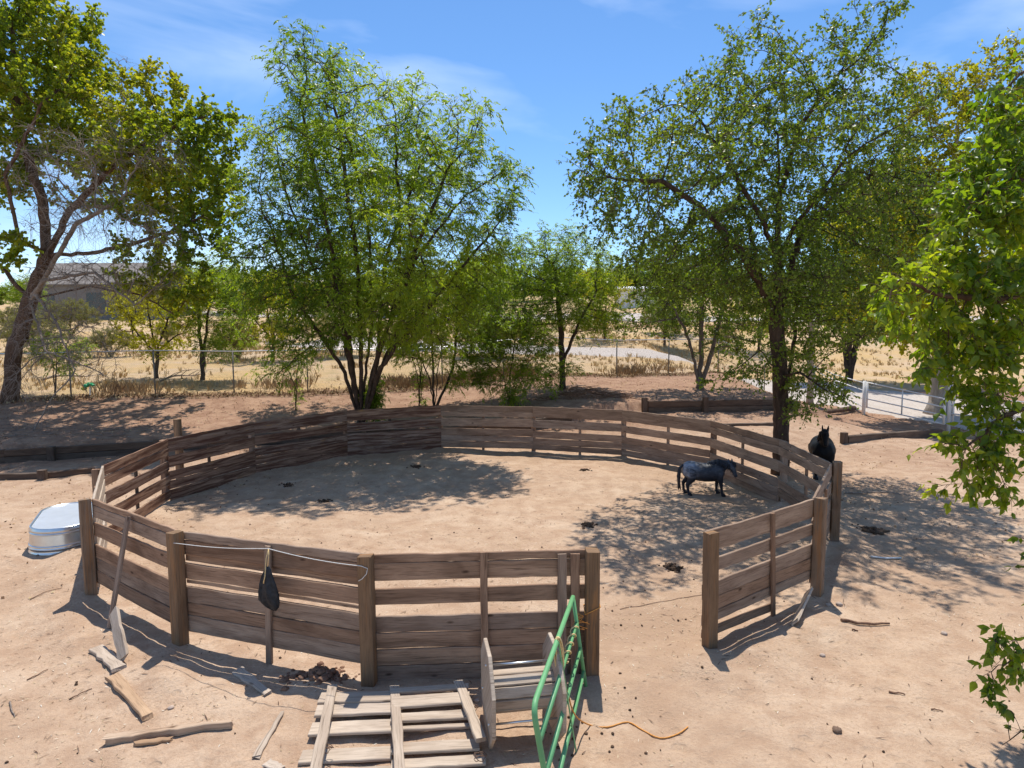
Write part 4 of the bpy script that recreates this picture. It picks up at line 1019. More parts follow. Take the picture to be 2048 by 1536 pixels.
P, D, L_ = twigs_from(N, par, r, .028, 4.4, (.22, .55), .12, skip=k0)
twig_mesh('twigs', P, D, L_, .005, BK_twig, t1)
q = leafy(P, D, L_, 8.5, (.09, .14), (.80, 1.05), .25, .35, .9)
leaves('crown', *q, tint_of(q[0], .55, 3, .75, .45, -.08), LF_cotton, t1, 'round')
print('T1', len(N), len(q[0]))
dl = [(250, 300, 150, 60, Y1 - 2.4, 1.2), (110, 330, 120, 90, Y1 - 2.4, 1.2), (190, 430, 170, 70, Y1 - 2.4, 1.4), (330, 480, 110, 40, Y1 - 2.2, 1.2), (210, 545, 180, 55, Y1 - 2.2, 1.4, 1.8), (110, 660, 110, 90, Y1 - 2.2, 1.2, 1.7), (190, 700, 70, 60, Y1 - 2.4, .8), (250, 135, 45, 35, Y1 - 1, .5), (40, 760, 60, 60, Y1 - 1.8, .8), (60, 890, 80, 40, Y1 - 3.5, .7)]
dp = [[trunk[2], bw(70, 590, Y1 - 1.2), bw(110, 640, Y1 - 2), bw(150, 740, Y1 - 2.6)], [trunk[2], bw(90, 560, Y1 - 1), bw(190, 545, Y1 - 2), bw(270, 610, Y1 - 2.4)], [trunk[3], bw(150, 450, Y1 - 1.5), bw(240, 400, Y1 - 2.3)], [trunk[1], bw(90, 700, Y1 - 1.5), bw(190, 740, Y1 - 2.2), bw(225, 757, Y1 - 2.4)]]
N, par, k0 = colonize(dp, lobe_pts(dl, 1700, .6), .22, .28, 90, -.06, .3)
r, nch = radii(N, par, .008, .11)
branch_mesh('dead_branch', N, par, r, BK_dead, t1)
P, D, L_ = twigs_from(N, par, r, .03, 2.8, (.3, .95), -.12)
twig_mesh('dead_twigs', P, D, L_, .0055, BK_dtwig, t1, .3)

# --- dense multi-stem tree in the middle
Y2 = 23.4; b0 = gz(722, 840, Y2)
t2 = empty('multistem_tree', tuple(b0), 'tall leafy tree with many stems fanning up from one base behind the pen', 'tree')
st = [[b0, bw(728, 770, Y2), bw(745, 640, Y2), bw(735, 450, Y2 - .3), bw(700, 280, Y2)],
      [b0 + (-.1, 0, 0), bw(690, 745, Y2 - .4), bw(655, 690, Y2 - .8), bw(590, 600, Y2 - 1.2), bw(540, 450, Y2 - 1.4)],
      [b0 + (-.05, .1, 0), bw(705, 740, Y2 + .5), bw(690, 600, Y2 + .9), bw(640, 400, Y2 + 1), bw(600, 200, Y2 + .8)],
      [b0 + (.1, 0, 0), bw(750, 740, Y2 - .4), bw(790, 610, Y2 - .8), bw(850, 450, Y2 - 1), bw(900, 330, Y2 - 1)],
      [b0 + (.1, .1, 0), bw(765, 730, Y2 + .4), bw(800, 650, Y2 + .8), bw(800, 450, Y2 + 1.2), bw(790, 260, Y2 + 1)],
      [b0 + (.15, 0, 0), bw(760, 735, Y2 - .8), bw(870, 600, Y2 - 1.4), bw(980, 470, Y2 - 1.4)],
      [b0 + (-.1, -.1, 0), bw(700, 720, Y2 - .7), bw(670, 560, Y2 - 1.6), bw(650, 420, Y2 - 2)],
      [b0 + (0, -.1, 0), bw(722, 700, Y2 - .6), bw(715, 520, Y2 - 1), bw(690, 350, Y2 - 1.2), bw(668, 200, Y2 - 1)], [b0 + (.1, .15, 0), bw(756, 700, Y2 + .8), bw(770, 520, Y2 + 1.2), bw(840, 330, Y2 + 1.2)],
      [b0 + (.12, -.1, 0), bw(758, 700, Y2 - .9), bw(830, 520, Y2 - 1.5), bw(930, 390, Y2 - 1.8)], [b0 + (-.12, .1, 0), bw(690, 690, Y2 + .3), bw(620, 520, Y2 + .2), bw(560, 350, Y2 - .2)]]
lobes = [(620, 170, 75, 95, Y2, 1.8), (690, 210, 75, 110, Y2, 2), (600, 300, 95, 110, Y2 - .5, 2.2), (800, 230, 75, 85, Y2 + .5, 2), (760, 330, 150, 130, Y2 + .3, 3), (910, 300, 75, 110, Y2 - .3, 2), (960, 390, 85, 90, Y2 - .8, 1.8), (560, 430, 75, 110, Y2 - 1, 2.2), (680, 450, 130, 120, Y2 - .5, 3),
         (830, 470, 150, 120, Y2 - .5, 3), (970, 480, 60, 60, Y2 - 1.2, 1.5), (560, 580, 80, 90, Y2 - 1.2, 1.8), (680, 600, 120, 90, Y2 - 1, 2.4), (820, 600, 130, 80, Y2 - 1, 2.4), (920, 570, 80, 60, Y2 - 1.2, 1.5), (700, 680, 150, 40, Y2 - 1.3, 1.8, 1.1), (600, 690, 60, 50, Y2 - 1.8, 1, 1.2), (870, 670, 80, 50, Y2 - 1.4, 1.4, 1.6), (600, 620, 90, 60, Y2 - 1.4, 1.8, 1.4), (780, 640, 120, 50, Y2 - 1.4, 2, 1.4), (560, 740, 50, 25, Y2 - 1.5, .6), (628, 105, 22, 40, Y2, .6), (575, 130, 30, 55, Y2, .7), (690, 125, 25, 40, Y2, .6), (835, 165, 30, 36, Y2, .7), (1010, 345, 60, 40, Y2 - 1, 1, 1.7), (1000, 430, 60, 45, Y2 - 1.2, 1.2, 1.6), (960, 260, 45, 60, Y2 - .5, 1.2, 1.4), (1000, 530, 60, 40, Y2 - 1.2, 1.2, 1.4), (520, 330, 30, 50, Y2 - 1, .8), (500, 520, 50, 70, Y2 - 1.6, 1.2, 1.3), (520, 620, 60, 50, Y2 - 1.8, 1.2, 1.4), (760, 560, 180, 70, Y2 - 1.6, 2.4, 1.0), (900, 490, 100, 60, Y2 - 1.6, 1.6, 1.3), (950, 610, 70, 50, Y2 - 1.6, 1.2, 1.4), (640, 520, 100, 70, Y2 - 1.6, 2, 1.3)]
SH = 2.1; shift_(st, lobes, SH, 5.5); lobes = [(*l[:5], l[5] * 1.3, *l[6:]) for l in lobes] + [(640, 340, 110, 120, Y2 + 3.8, 2, .6), (810, 370, 130, 110, Y2 + 4.2, 2, .6), (720, 500, 170, 80, Y2 + 4.0, 2, .6), (580, 520, 80, 80, Y2 + 3.6, 2, .5)]  # appended rear lobes are added so the crown shades the terrace behind the pen
N, par, k0 = colonize(st, lobe_pts(lobes, 3900, .5), .25, .40, 100, .10)
r, nch = radii(N, par, .010, .20)
branch_mesh('trunk', N, par, r, BK_dark, t2, 1.2)
P, D, L_ = twigs_from(N, par, r, .026, 2.3, (.3, .8), .35, .7, skip=k0)
twig_mesh('twigs', P, D, L_, .0045, BK_twig, t2)
*q, tw = compound(P, D, L_, 2.25, (.22, .36), 9, (.095, .155), (.27, .37), .5)
leaves('crown', *q, np.clip(tint_of(q[0], .5, 13, .7, .25, -.05) + .2 * (tw - .4), 0, 1), LF_pin, t2)
print('T2', len(N), len(q[0]))

# --- large elm on the right
Y3 = 17.6; b0 = gz(1561, 949, Y3)
t3 = empty('elm_tree', tuple(b0), 'large open-crowned tree with dark straight trunk beside the black horse', 'tree')
trunk = [b0, bw(1563, 850, Y3), bw(1560, 750, Y3), bw(1553, 650, Y3 + .1), bw(1556, 520, Y3 + .1), bw(1556, 400, Y3), bw(1556, 270, Y3)]
polys = [trunk, [trunk[3], bw(1530, 590, Y3 - .4), bw(1480, 500, Y3 - .9), bw(1400, 410, Y3 - 1.3), bw(1325, 362, Y3 - 1.6), bw(1250, 360, Y3 - 1.8)], [trunk[4], bw(1590, 450, Y3 - .3), bw(1660, 360, Y3 - .6), bw(1700, 310, Y3 - .8)],
         [trunk[3], bw(1600, 470, Y3 + .6), bw(1690, 370, Y3 + 1), bw(1790, 335, Y3 + 1.2)], [trunk[3], bw(1520, 540, Y3 + .7), bw(1490, 430, Y3 + 1), bw(1465, 330, Y3 + 1.2)], [trunk[1], bw(1590, 660, Y3 + .8), bw(1600, 560, Y3 + 1.2)],
         [trunk[5], bw(1600, 250, Y3 - .5), bw(1690, 130, Y3 - .5)], [trunk[4], bw(1520, 430, Y3 - .8), bw(1440, 300, Y3 - 1), bw(1400, 240, Y3 - 1)], [trunk[2], bw(1600, 745, Y3 - .8), bw(1650, 780, Y3 - 1.4)], [trunk[2], bw(1520, 700, Y3 - .6), bw(1470, 740, Y3 - .8)]]
lobes = [(1500, 130, 90, 70, Y3, 2), (1460, 80, 30, 36, Y3, .7), (1690, 90, 70, 75, Y3 - .5, 1.6), (1700, 30, 36, 40, Y3 - .5, .8), (1620, 190, 120, 80, Y3, 2.4), (1450, 230, 130, 80, Y3 - .5, 2.4), (1330, 220, 75, 55, Y3 - .8, 1.6), (1230, 290, 90, 75, Y3 - 1.2, 1.8), (1170, 340, 50, 75, Y3 - 1.5, 1.2), (1240, 410, 100, 60, Y3 - 1.4, 1.8), (1370, 340, 120, 80, Y3 - 1, 2.4), (1560, 330, 160, 90, Y3, 3), (1720, 270, 100, 90, Y3, 2.4), (1800, 330, 75, 75, Y3 + .8, 1.8),
         (1760, 400, 110, 70, Y3 + .8, 2), (1640, 430, 110, 80, Y3, 2.4), (1480, 440, 110, 80, Y3, 2.4), (1300, 480, 110, 60, Y3 - .8, 1.8), (1400, 540, 110, 60, Y3 - .4, 2), (1200, 460, 50, 50, Y3 - 1.4, 1, .8), (1560, 550, 110, 70, Y3, 2.2), (1690, 530, 90, 80, Y3 + .4, 2), (1640, 620, 100, 60, Y3 + .4, 2, 1.5), (1760, 540, 90, 80, Y3 + .8, 2, 1.4), (1800, 430, 80, 80, Y3 + .8, 2, 1.3), (1420, 470, 160, 80, Y3, 2.6, 1.3), (1720, 660, 70, 50, Y3 + .4, 1.4, 1.4), (1300, 540, 80, 60, Y3 - .4, 1.6, 1.2), (1490, 620, 80, 50, Y3 + .2, 1.6), (1340, 590, 80, 60, Y3, 1.5, 1.4), (1700, 620, 80, 60, Y3, 1.6, 1.4), (1500, 560, 160, 60, Y3, 2.6, 1.3), (1660, 690, 60, 40, Y3 - .4, 1, 1.4), (1640, 780, 60, 55, Y3 - .6, .9, 4), (1620, 740, 70, 40, Y3 - .4, .9, 3), (1500, 740, 70, 45, Y3 - .3, 1, 2.4), (1600, 700, 80, 40, Y3 - .6, 1, 1.2), (1440, 760, 40, 30, Y3 - .3, .6), (1760, 190, 70, 60, Y3, 1.2), (1610, 825, 50, 24, Y3 - .6, .6, 3)]
shift_(polys, lobes, 1.2, 5.0); lobes = [(*l[:5], l[5] * 1.45, *l[6:]) for l in lobes]
N, par, k0 = colonize(polys, lobe_pts(lobes, 4800, .6), .20, .32, 100, .0)
r, nch = radii(N, par, .006, .205)
branch_mesh('trunk', N, par, r, BK_dark, t3, 1.3)
P, D, L_ = twigs_from(N, par, r, .020, 3.6, (.18, .5), .0, .8, skip=k0)
twig_mesh('twigs', P, D, L_, .004, BK_twig, t3)
q = leafy(P, D, L_, 7.2, (.058, .10), (.55, .75), .45, .5, .9)
leaves('crown', *q, tint_of(q[0], .6, 23, .6, .5, -.1), LF_elm, t3)
print('T3', len(N), len(q[0]))

# --- yellowing tree behind the white fence
Y4 = 29.2; b0 = gz(1876, 838, Y4)
t4 = empty('yellowing_tree', tuple(b0), 'yellow-green tree with thick pale trunk behind the white gate', 'tree')
trunk = [b0, bw(1884, 740, Y4), bw(1890, 620, Y4), bw(1900, 480, Y4), bw(1910, 300, Y4)]
polys = [trunk, [trunk[2], bw(1820, 560, Y4 - .8), bw(1760, 590, Y4 - 1.5)], [trunk[2], bw(1800, 500, Y4), bw(1740, 400, Y4)], [trunk[2], bw(1980, 520, Y4), bw(2060, 450, Y4)], [trunk[1], bw(1830, 680, Y4 - .8), bw(1760, 640, Y4 - 1.2)]]
lobes = [(1860, 230, 70, 110, Y4, 2, 1.4), (1930, 190, 50, 80, Y4, 1.6), (1990, 240, 60, 170, Y4, 2.2), (1860, 380, 120, 100, Y4, 3, 1.5), (1770, 440, 90, 80, Y4 - 1, 2.4, 1.4), (1700, 610, 80, 50, Y4 - 1.6, 1.6, 1.4), (1980, 420, 100, 110, Y4, 3), (1800, 500, 110, 90, Y4 - .5, 2.6), (1920, 560, 130, 100, Y4 - .5, 3), (1780, 600, 90, 60, Y4 - 1.4, 1.8, 1.3), (1830, 680, 90, 50, Y4 - 1.4, 1.8, 1.2), (1960, 660, 120, 60, Y4 - 1, 2), (2010, 120, 36, 60, Y4, 1), (2080, 400, 100, 200, Y4, 3, .5)]
N, par, k0 = colonize(polys, lobe_pts(lobes, 2300, .55), .32, .5, 80)
r, nch = radii(N, par, .009, .40)
branch_mesh('trunk', N, par, r, BK_pale, t4, 1.6)
P, D, L_ = twigs_from(N, par, r, .035, 4.6, (.3, .8), .1, skip=k0)
twig_mesh('twigs', P, D, L_, .006, BK_twig, t4)
q = leafy(P, D, L_, 9, (.10, .18), (.6, .8), .35, .5, .8)
leaves('crown', *q, tint_of(q[0], .3, 33, .7, .4, -.05), LF_gold, t4)
print('T4', len(N), len(q[0]))

# --- near tree on the right, trunk outside the frame, boughs hanging in
b0 = np.array([8.6, 8.2, 0]); b0[2] = zgf(8.6, 8.2) - .05
t5 = empty('broadleaf_tree', tuple(b0), 'near tree whose bright broad-leaved boughs hang in from the right edge', 'tree')
trunk = [b0, np.array([8.5, 8.2, 1.6]), np.array([8.3, 8.1, 3.2]), np.array([8.1, 8.0, 5.2]), np.array([7.9, 7.9, 7.0])]
polys = [trunk, [trunk[2], bw(2130, 560, 7.6), bw(2000, 600, 7.2), bw(1880, 590, 6.9), bw(1800, 560, 6.7)], [trunk[2], bw(2120, 800, 7.2), bw(2010, 830, 6.8), bw(1930, 900, 6.6)], [trunk[3], bw(2090, 300, 7.6), bw(2000, 400, 7.4), bw(1920, 450, 7.2)],
         [trunk[1], bw(2200, 1180, 6.4), bw(2090, 1270, 5.9), bw(2010, 1330, 5.7)], [trunk[1], bw(2190, 1350, 6), bw(2080, 1440, 5.6), bw(2020, 1480, 5.5)], [trunk[4], bw(2070, 120, 7.8), bw(2010, 180, 7.8)]]
lobes = [(2015, 215, 45, 70, 7.7, .5, .9), (1990, 290, 55, 60, 7.6, .5, 1.1), (1960, 330, 50, 60, 7.5, .5), (1930, 410, 60, 60, 7.3, .6), (1850, 640, 70, 40, 6.9, .4), (1930, 710, 80, 50, 7, .5), (2020, 860, 60, 60, 6.8, .4), (1990, 400, 90, 90, 7.4, .7), (1910, 480, 70, 50, 7.1, .5), (1960, 560, 110, 60, 7.1, .7), (1850, 545, 80, 34, 6.8, .45, 1.2), (1780, 590, 60, 40, 6.7, .3, 1.0), (1900, 640, 80, 40, 6.9, .45, 1.1), (1995, 680, 70, 70, 7, .6), (1840, 735, 36, 22, 6.8, .25), (1960, 780, 60, 50, 6.9, .4), (1900, 885, 38, 32, 6.6, .25), (1970, 900, 65, 60, 6.7, .4), (1980, 965, 40, 30, 6.6, .25), (1870, 965, 24, 14, 6.5, .14), (2025, 1020, 30, 30, 6.6, .25), (2040, 1095, 30, 12, 6.2, .15),
         (2000, 1270, 40, 34, 5.7, .22), (1985, 1355, 40, 34, 5.6, .22), (2030, 1320, 40, 50, 5.7, .25), (2030, 1440, 26, 36, 5.5, .18), (2010, 1500, 14, 26, 5.5, .12), (2035, 270, 36, 80, 7.8, .5, .5), (2025, 130, 26, 60, 7.9, .4, .22), (2130, 500, 90, 300, 7.6, .9, .35)]
N, par, k0 = colonize(polys, lobe_pts(lobes, 2950, .62), .10, .15, 120, -.03)
r, nch = radii(N, par, .003, .11)
branch_mesh('trunk', N, par, r, BK_brown, t5, 1.4)
P, D, L_ = twigs_from(N, par, r, .0075, 2.3, (.10, .26), -.12, .7, skip=k0)
twig_mesh('twigs', P, D, L_, .003, BK_brown, t5, .2)
q = leafy(P, D, L_, 5.2, (.055, .125), (.48, .70), .55, .5, .7, .25)
leaves('crown', *q, tint_of(q[0], 1.6, 43, .75, .55, -.12), LF_near, t5, 'ovate')
print('T5', len(N), len(q[0]))

def copy_tree(o):
    c = o.copy(); COL.objects.link(c)
    for chd in o.children:
        d = chd.copy(); COL.objects.link(d); d.parent = c; d.matrix_parent_inverse = chd.matrix_parent_inverse.copy()
    return c
# --- smaller trees and shrubs
def small(name, px, pyb, Y, stems, lobes, natt, D, tip, br, leaf, label, kind='simple', bark=BK_dark, per=2.6, lper=5, size=(.07, .11), asp=(.5, .7), trop=.15, cat='tree', thr=.02, tint=(.5, .4), ln=(.2, .5), sub=0, group=None):
    b = gz(px, pyb, Y); root = empty(name, tuple(b), label, cat, group)
    polys = []
    for s in stems: polys.append([b + np.array([RNG.normal(0, .05), RNG.normal(0, .05), 0]) if polys else b] + [bw(*p) for p in s])
    N, par, k0 = colonize(polys, lobe_pts(lobes, int(natt * 1.8), .55), D * .82, D * 1.35, 80, .03)
    r, nch = radii(N, par, tip, br); branch_mesh('trunk' if cat == 'tree' else 'stem', N, par, r, bark, root, 1.2)
    P, D_, L_ = twigs_from(N, par, r, thr, per * 1.5, ln, trop, skip=k0 if cat == 'tree' else 0); twig_mesh('twigs', P, D_, L_, .0045, BK_twig, root)
    if kind == 'pinnate':
        *q, tw = compound(P, D_, L_, lper * 1.25, (.18, .32), 9, (.08, .13), (.26, .36), .4)
    else: q = leafy(P, D_, L_, lper * 1.4, size, asp, .3, .5, .8)
    leaves('crown' if cat == 'tree' else 'foliage', *q, tint_of(q[0], .6, int(px) % 97, *tint, -.0), leaf, root); return root
Y6 = 28
small('small_tree', 1125, 788, Y6, [[(1124, 700, Y6), (1118, 620, Y6), (1110, 540, Y6)], [(1128, 720, Y6), (1160, 640, Y6 - .4), (1190, 590, Y6 - .5)]],
      [(1100, 510, 100, 60, Y6, 2.2), (1170, 500, 70, 45, Y6, 1.6), (1010, 520, 60, 50, Y6, 1.6), (1080, 560, 110, 50, Y6 - .4, 2), (1190, 560, 70, 50, Y6, 1.6), (1060, 590, 90, 50, Y6 - .4, 1.8), (1150, 620, 100, 40, Y6 - .5, 1.8), (1220, 620, 40, 36, Y6, 1), (1040, 650, 60, 36, Y6 - .6, 1.2), (1130, 465, 50, 24, Y6, 1), (980, 610, 60, 50, Y6 - .6, 1.4), (1200, 650, 60, 40, Y6, 1.5), (1090, 640, 90, 40, Y6 + .8, 2), (1160, 560, 90, 60, Y6 + 1, 2)], 1250, .32, .008, .15, LF_pin, 'small leafy green tree with short single trunk between the big ones', 'pinnate', per=2.2, lper=2.2, thr=.03)
Y7 = 28.4
small('grey_tree', 1400, 768, Y7, [[(1402, 690, Y7), (1404, 600, Y7), (1418, 520, Y7), (1435, 430, Y7)], [(1425, 700, Y7 - .2), (1440, 640, Y7 - .3), (1450, 580, Y7)], [(1378, 680, Y7 - .3), (1350, 620, Y7 - .4)]],
      [(1360, 560, 80, 50, Y7, 1.8), (1330, 640, 60, 50, Y7, 1.4), (1430, 600, 70, 60, Y7, 1.6), (1450, 500, 60, 60, Y7, 1.4), (1400, 680, 60, 36, Y7 - .4, 1, .7), (1490, 660, 60, 60, Y7 + .5, 1.4), (1300, 590, 60, 46, Y7, 1.4), (1340, 520, 80, 50, Y7, 2.4), (1480, 560, 80, 70, Y7 + .6, 2.4), (1520, 640, 60, 60, Y7 + .5, 1.6), (1400, 630, 90, 50, Y7, 2), (1260, 640, 50, 40, Y7 - .2, 1.2)], 1050, .34, .008, .17, LF_elm, 'slim grey-barked twin tree standing behind the timber wall', per=3, lper=5, size=(.08, .13), thr=.03, bark=m_bark('grey_bark', (.12, .095, .08), (.24, .19, .155)))
Y8 = 31.5
small('shade_tree', 1700, 705, 44, [[(1700, 620, 44), (1695, 520, 44)], [(1720, 640, 44), (1745, 560, 44)], [(1680, 640, 44), (1650, 560, 44)]],
      [(1700, 470, 110, 70, 44, 4), (1650, 560, 80, 60, 44, 3), (1740, 560, 90, 70, 44, 3), (1800, 480, 80, 80, 44, 3), (1620, 480, 70, 60, 44, 3), (1760, 640, 70, 40, 44, 2.5, 1.4), (1820, 560, 90, 90, 44, 3), (1700, 600, 120, 70, 44, 4), (1600, 580, 60, 60, 44, 2), (1760, 380, 90, 60, 44, 3), (1850, 430, 60, 80, 44, 3)], 1300, .5, .012, .3, LF_elm, 'dark green tree behind the elm beside the gravel road', per=4, lper=6, size=(.14, .22), asp=(.6, .8), thr=.05, ln=(.4, .9))
small('pale_tree', 1622, 735, 33.0, [[(1622, 660, 33), (1618, 600, 33), (1625, 540, 33)]], [(1620, 560, 60, 50, 33, 1.6), (1590, 610, 40, 36, 33, 1), (1660, 600, 40, 40, 33, 1)], 240, .36, .009, .16, LF_elm, 'slender pale-trunked tree half hidden behind the elm trunk', bark=BK_pale, per=3, lper=5, size=(.08, .13), thr=.03)
Y9 = 27.2
small('young_tree', 868, 806, 25.6, [[(866, 740, 25.6), (862, 660, 25.6), (850, 600, 25.6)], [(875, 740, 25.6), (890, 650, 25.6)], [(905, 740, 25.7), (915, 660, 25.7), (930, 600, 25.7)], [(860, 760, 25.5), (835, 700, 25.4)]],
      [(860, 640, 60, 50, 25.4, 1.2), (920, 650, 60, 50, 25.4, 1.2), (960, 690, 50, 36, 25.2, 1), (900, 720, 60, 26, 25.2, .9), (940, 760, 40, 26, 25, .7), (840, 620, 50, 50, 26.6, 1.6, 1.4), (930, 600, 70, 50, 27, 1.8, 1.4), (880, 590, 70, 40, 25.4, 1.2), (800, 690, 50, 40, 25.2, 1)], 760, .26, .007, .075, LF_pin, 'cluster of thin young stems with pinnate leaves right of the multi-stem tree', 'pinnate', per=2, lper=2, thr=.022, cat='tree')
small('sucker_shrub', 838, 795, 26.5, [[(835, 750, 26.5), (820, 700, 26.5)], [(842, 740, 26.5), (845, 690, 26.5)], [(848, 750, 26.5), (870, 700, 26.5)], [(840, 750, 26.5), (830, 680, 26.5)]],
      [(830, 690, 40, 40, 26.5, .8), (860, 690, 30, 40, 26.5, .8)], 160, .22, .006, .035, LF_pin, 'clump of bare upright suckers with few leaves between the multi-stem and young trees', 'pinnate', per=1.2, lper=1.2, thr=.02, cat='shrub')
small('sapling', 591, 805, 25.5, [[(592, 770, 25.5), (585, 720, 25.5)], [(596, 770, 25.5), (610, 725, 25.5)], [(588, 765, 25.5), (570, 730, 25.5)], [(593, 760, 25.5), (598, 700, 25.5)]],
      [(570, 720, 45, 30, 25.3, .7), (615, 710, 40, 34, 25.3, .7), (540, 745, 40, 20, 25, .6)], 190, .2, .005, .03, LF_pin, 'thin bare-stemmed sapling left of the multi-stem tree base', 'pinnate', per=1.0, lper=1.0, thr=.018, cat='sapling')
small('leafy_shrub', 1020, 800, 26.2, [[(1010, 760, 26), (980, 720, 25.8)], [(1020, 750, 26), (1030, 680, 26)], [(1030, 760, 26), (1070, 710, 26)], [(1010, 770, 25.6), (960, 770, 25.2)], [(1035, 765, 25.8), (1100, 750, 25.6)]],
      [(1020, 690, 70, 36, 26, 1.1), (1080, 700, 50, 40, 26, 1), (990, 740, 60, 36, 25.6, .9), (1070, 755, 60, 28, 25.6, .9), (1010, 785, 60, 18, 25.2, .6), (1120, 740, 50, 20, 25.6, .6), (1010, 640, 80, 36, 26, 1.2), (960, 700, 50, 40, 25.6, 1)], 700, .24, .006, .04, LF_pin, 'bright low leafy shrub sprawling behind the middle of the pen', 'pinnate', per=2, lper=2, thr=.02, cat='shrub')
small('sprout', 745, 815, 23.6, [[(742, 790, 23.5), (735, 770, 23.5)], [(748, 785, 23.5), (755, 765, 23.5)]], [(742, 795, 18, 22, 23.5, .3)], 60, .14, .004, .015, LF_pin, 'bright green sprout at the foot of the multi-stem tree', 'pinnate', per=3, lper=2.5, thr=.02, cat='sapling')
# beyond the fence
small('field_tree', 312, 742, 31.5, [[(310, 690, 31.5), (300, 640, 31.5)], [(316, 690, 31.5), (335, 640, 31.5)], [(305, 700, 31.5), (270, 660, 31.5)], [(318, 700, 31.5), (355, 670, 31.5)]],
      [(300, 600, 90, 60, 31.5, 2.2), (380, 590, 60, 50, 31.5, 1.6), (260, 655, 50, 40, 31.5, 1.4), (350, 650, 50, 45, 31.5, 1.5), (310, 690, 80, 30, 31.3, 1.5), (240, 620, 36, 22, 31.5, 1)], 680, .34, .008, .1, LF_gold, 'bushy yellow-green tree just past the fence left of the slim dark one', per=2.8, lper=5, size=(.08, .13), thr=.03)
small('field_tree', 404, 744, 31.0, [[(402, 690, 31), (398, 620, 31), (400, 560, 31)], [(410, 680, 31), (420, 600, 31)]], [(400, 560, 60, 60, 31, 1.6), (440, 620, 60, 60, 31, 1.6), (380, 620, 50, 50, 31, 1.4), (450, 690, 60, 30, 30.7, 1.2), (460, 560, 60, 60, 31, 1.4), (470, 640, 50, 50, 31, 1.3)], 760, .34, .008, .11, LF_pin, 'slim dark-trunked tree just past the fence near a steel post', 'pinnate', per=2.2, lper=2.2, thr=.03)
small('young_tree', 110, 790, 25.9, [[(112, 740, 25.9), (115, 690, 25.9)], [(108, 740, 25.9), (95, 690, 25.9)], [(113, 730, 25.9), (140, 690, 25.9)]], [(110, 690, 60, 24, 25.9, 1), (140, 720, 40, 20, 25.8, .8), (85, 715, 36, 18, 25.8, .7), (165, 700, 26, 16, 25.8, .5)], 200, .22, .006, .04, LF_pin, 'thin young tree by the fence right of the cottonwood trunk', 'pinnate', per=1.8, lper=1.8, thr=.02)
small('desert_bush', 140, 655, 62, [[(120, 630, 62)], [(140, 625, 62)], [(165, 632, 62)]], [(140, 625, 48, 26, 62, 2.2), (95, 640, 36, 18, 62, 1.6), (175, 640, 26, 16, 62, 1.5)], 420, .36, .012, .06, LF_sage, 'rounded grey-yellow desert bush in the dry field before the grey house', per=4, lper=7, size=(.10, .2), asp=(.25, .4), thr=.2, cat='bush', trop=.5, ln=(.3, .7))
bush0 = bpy.data.objects['desert_bush']
for k in range(15):
    c = copy_tree(bush0); px = (60, 215, 330, 470, 560, 660, 800, 930, 1060, 1180, 1330, 1450, 1560, 1000, 20)[k]; Yd = (48, 44, 56, 42, 58, 50, 46, 64, 56, 74, 68, 60, 80, 43, 66)[k]
    p = aty(px, 600, Yd); q0_ = bush0.location.copy(); s = random.uniform(.5, .95)
    c.location = (p[0], Yd, zgf(p[0], Yd) - .05); c.rotation_euler = (0, 0, random.uniform(0, 6.28)); c.scale = (s, s, s * random.uniform(.8, 1.1)); c['label'] = 'rounded pale green desert bush scattered in the dry field behind the trees'; c['group'] = 'desert bushes scattered in the field'
for k, (src, px, Yd, s, lb) in enumerate((('field_tree', 540, 41, 1.1, 'yellow-green tree in the field seen through the left side of the multi-stem tree'), ('field_tree.001', 690, 44, 1.2, 'slender field tree directly behind the multi-stem tree'), ('field_tree.001', 985, 43, 1.15, 'field tree behind the leafy shrub in the middle distance'),
                                     ('field_tree', 1210, 58, 1.25, 'yellow-green tree beyond the gravel road right of the small leafy tree'), ('field_tree.001', 1330, 62, 1.3, 'tree beyond the gravel road near the white roofed shed'), ('field_tree', 1520, 60, 1.3, 'yellow-green tree beyond the gravel road left of the elm trunk'), ('field_tree.001', 830, 52, 1.2, 'field tree between the multi-stem and small leafy trees'), ('field_tree', 262, 64, 1.0, 'yellow-green tree standing before the grey house at its right half'), ('field_tree.001', 70, 70, 1.0, 'field tree before the left corner of the grey house beside the cottonwood trunk'))):
    o_ = bpy.data.objects[src]; c = copy_tree(o_); p = aty(px, 600, Yd); c.location = (p[0], Yd, zgf(p[0], Yd) - .05); c.rotation_euler = (0, 0, k * 1.3); c.scale = (s, s, s); c['label'] = lb
# brush pile
bp = G(1165, 790); m = MB()
for k in range(150):
    x = bp[0] + random.gauss(0, .9); y = bp[1] - .3 + random.gauss(0, .35); a = random.uniform(0, math.pi); L0 = random.uniform(.4, 1.4); z = zgf(x, y) + random.uniform(.02, .35) * math.exp(-((x - bp[0]) / 1.1) ** 2)
    P = [np.array([x + math.cos(a) * L0 * (f - .5), y + math.sin(a) * L0 * .5 * (f - .5), z + random.uniform(-.04, .10)]) for f in (0, .35, .7, 1)]
    m.tube(P, [.012, .010, .008, .004], 4)
tag(m.build('brush_pile', BK_red), 'low pile of dead brown branches at the foot of the small leafy tree', 'brush pile')
m = MB()
for k in range(60):
    p = G(random.uniform(-20, 330), random.uniform(840, 880)); a = random.uniform(0, 2 * math.pi); L0 = random.uniform(.3, 1.1); P = []
    for f in (0, .3, .6, 1): P.append(p + np.array([math.cos(a + f) * L0 * f, math.sin(a + f) * L0 * f, .02 + .12 * f * (1 - f) * random.random()]))
    for q in P: q[2] = max(q[2], zgf(q[0], q[1]) + .01)
    m.tube(P, [.010, .009, .007, .004], 4)
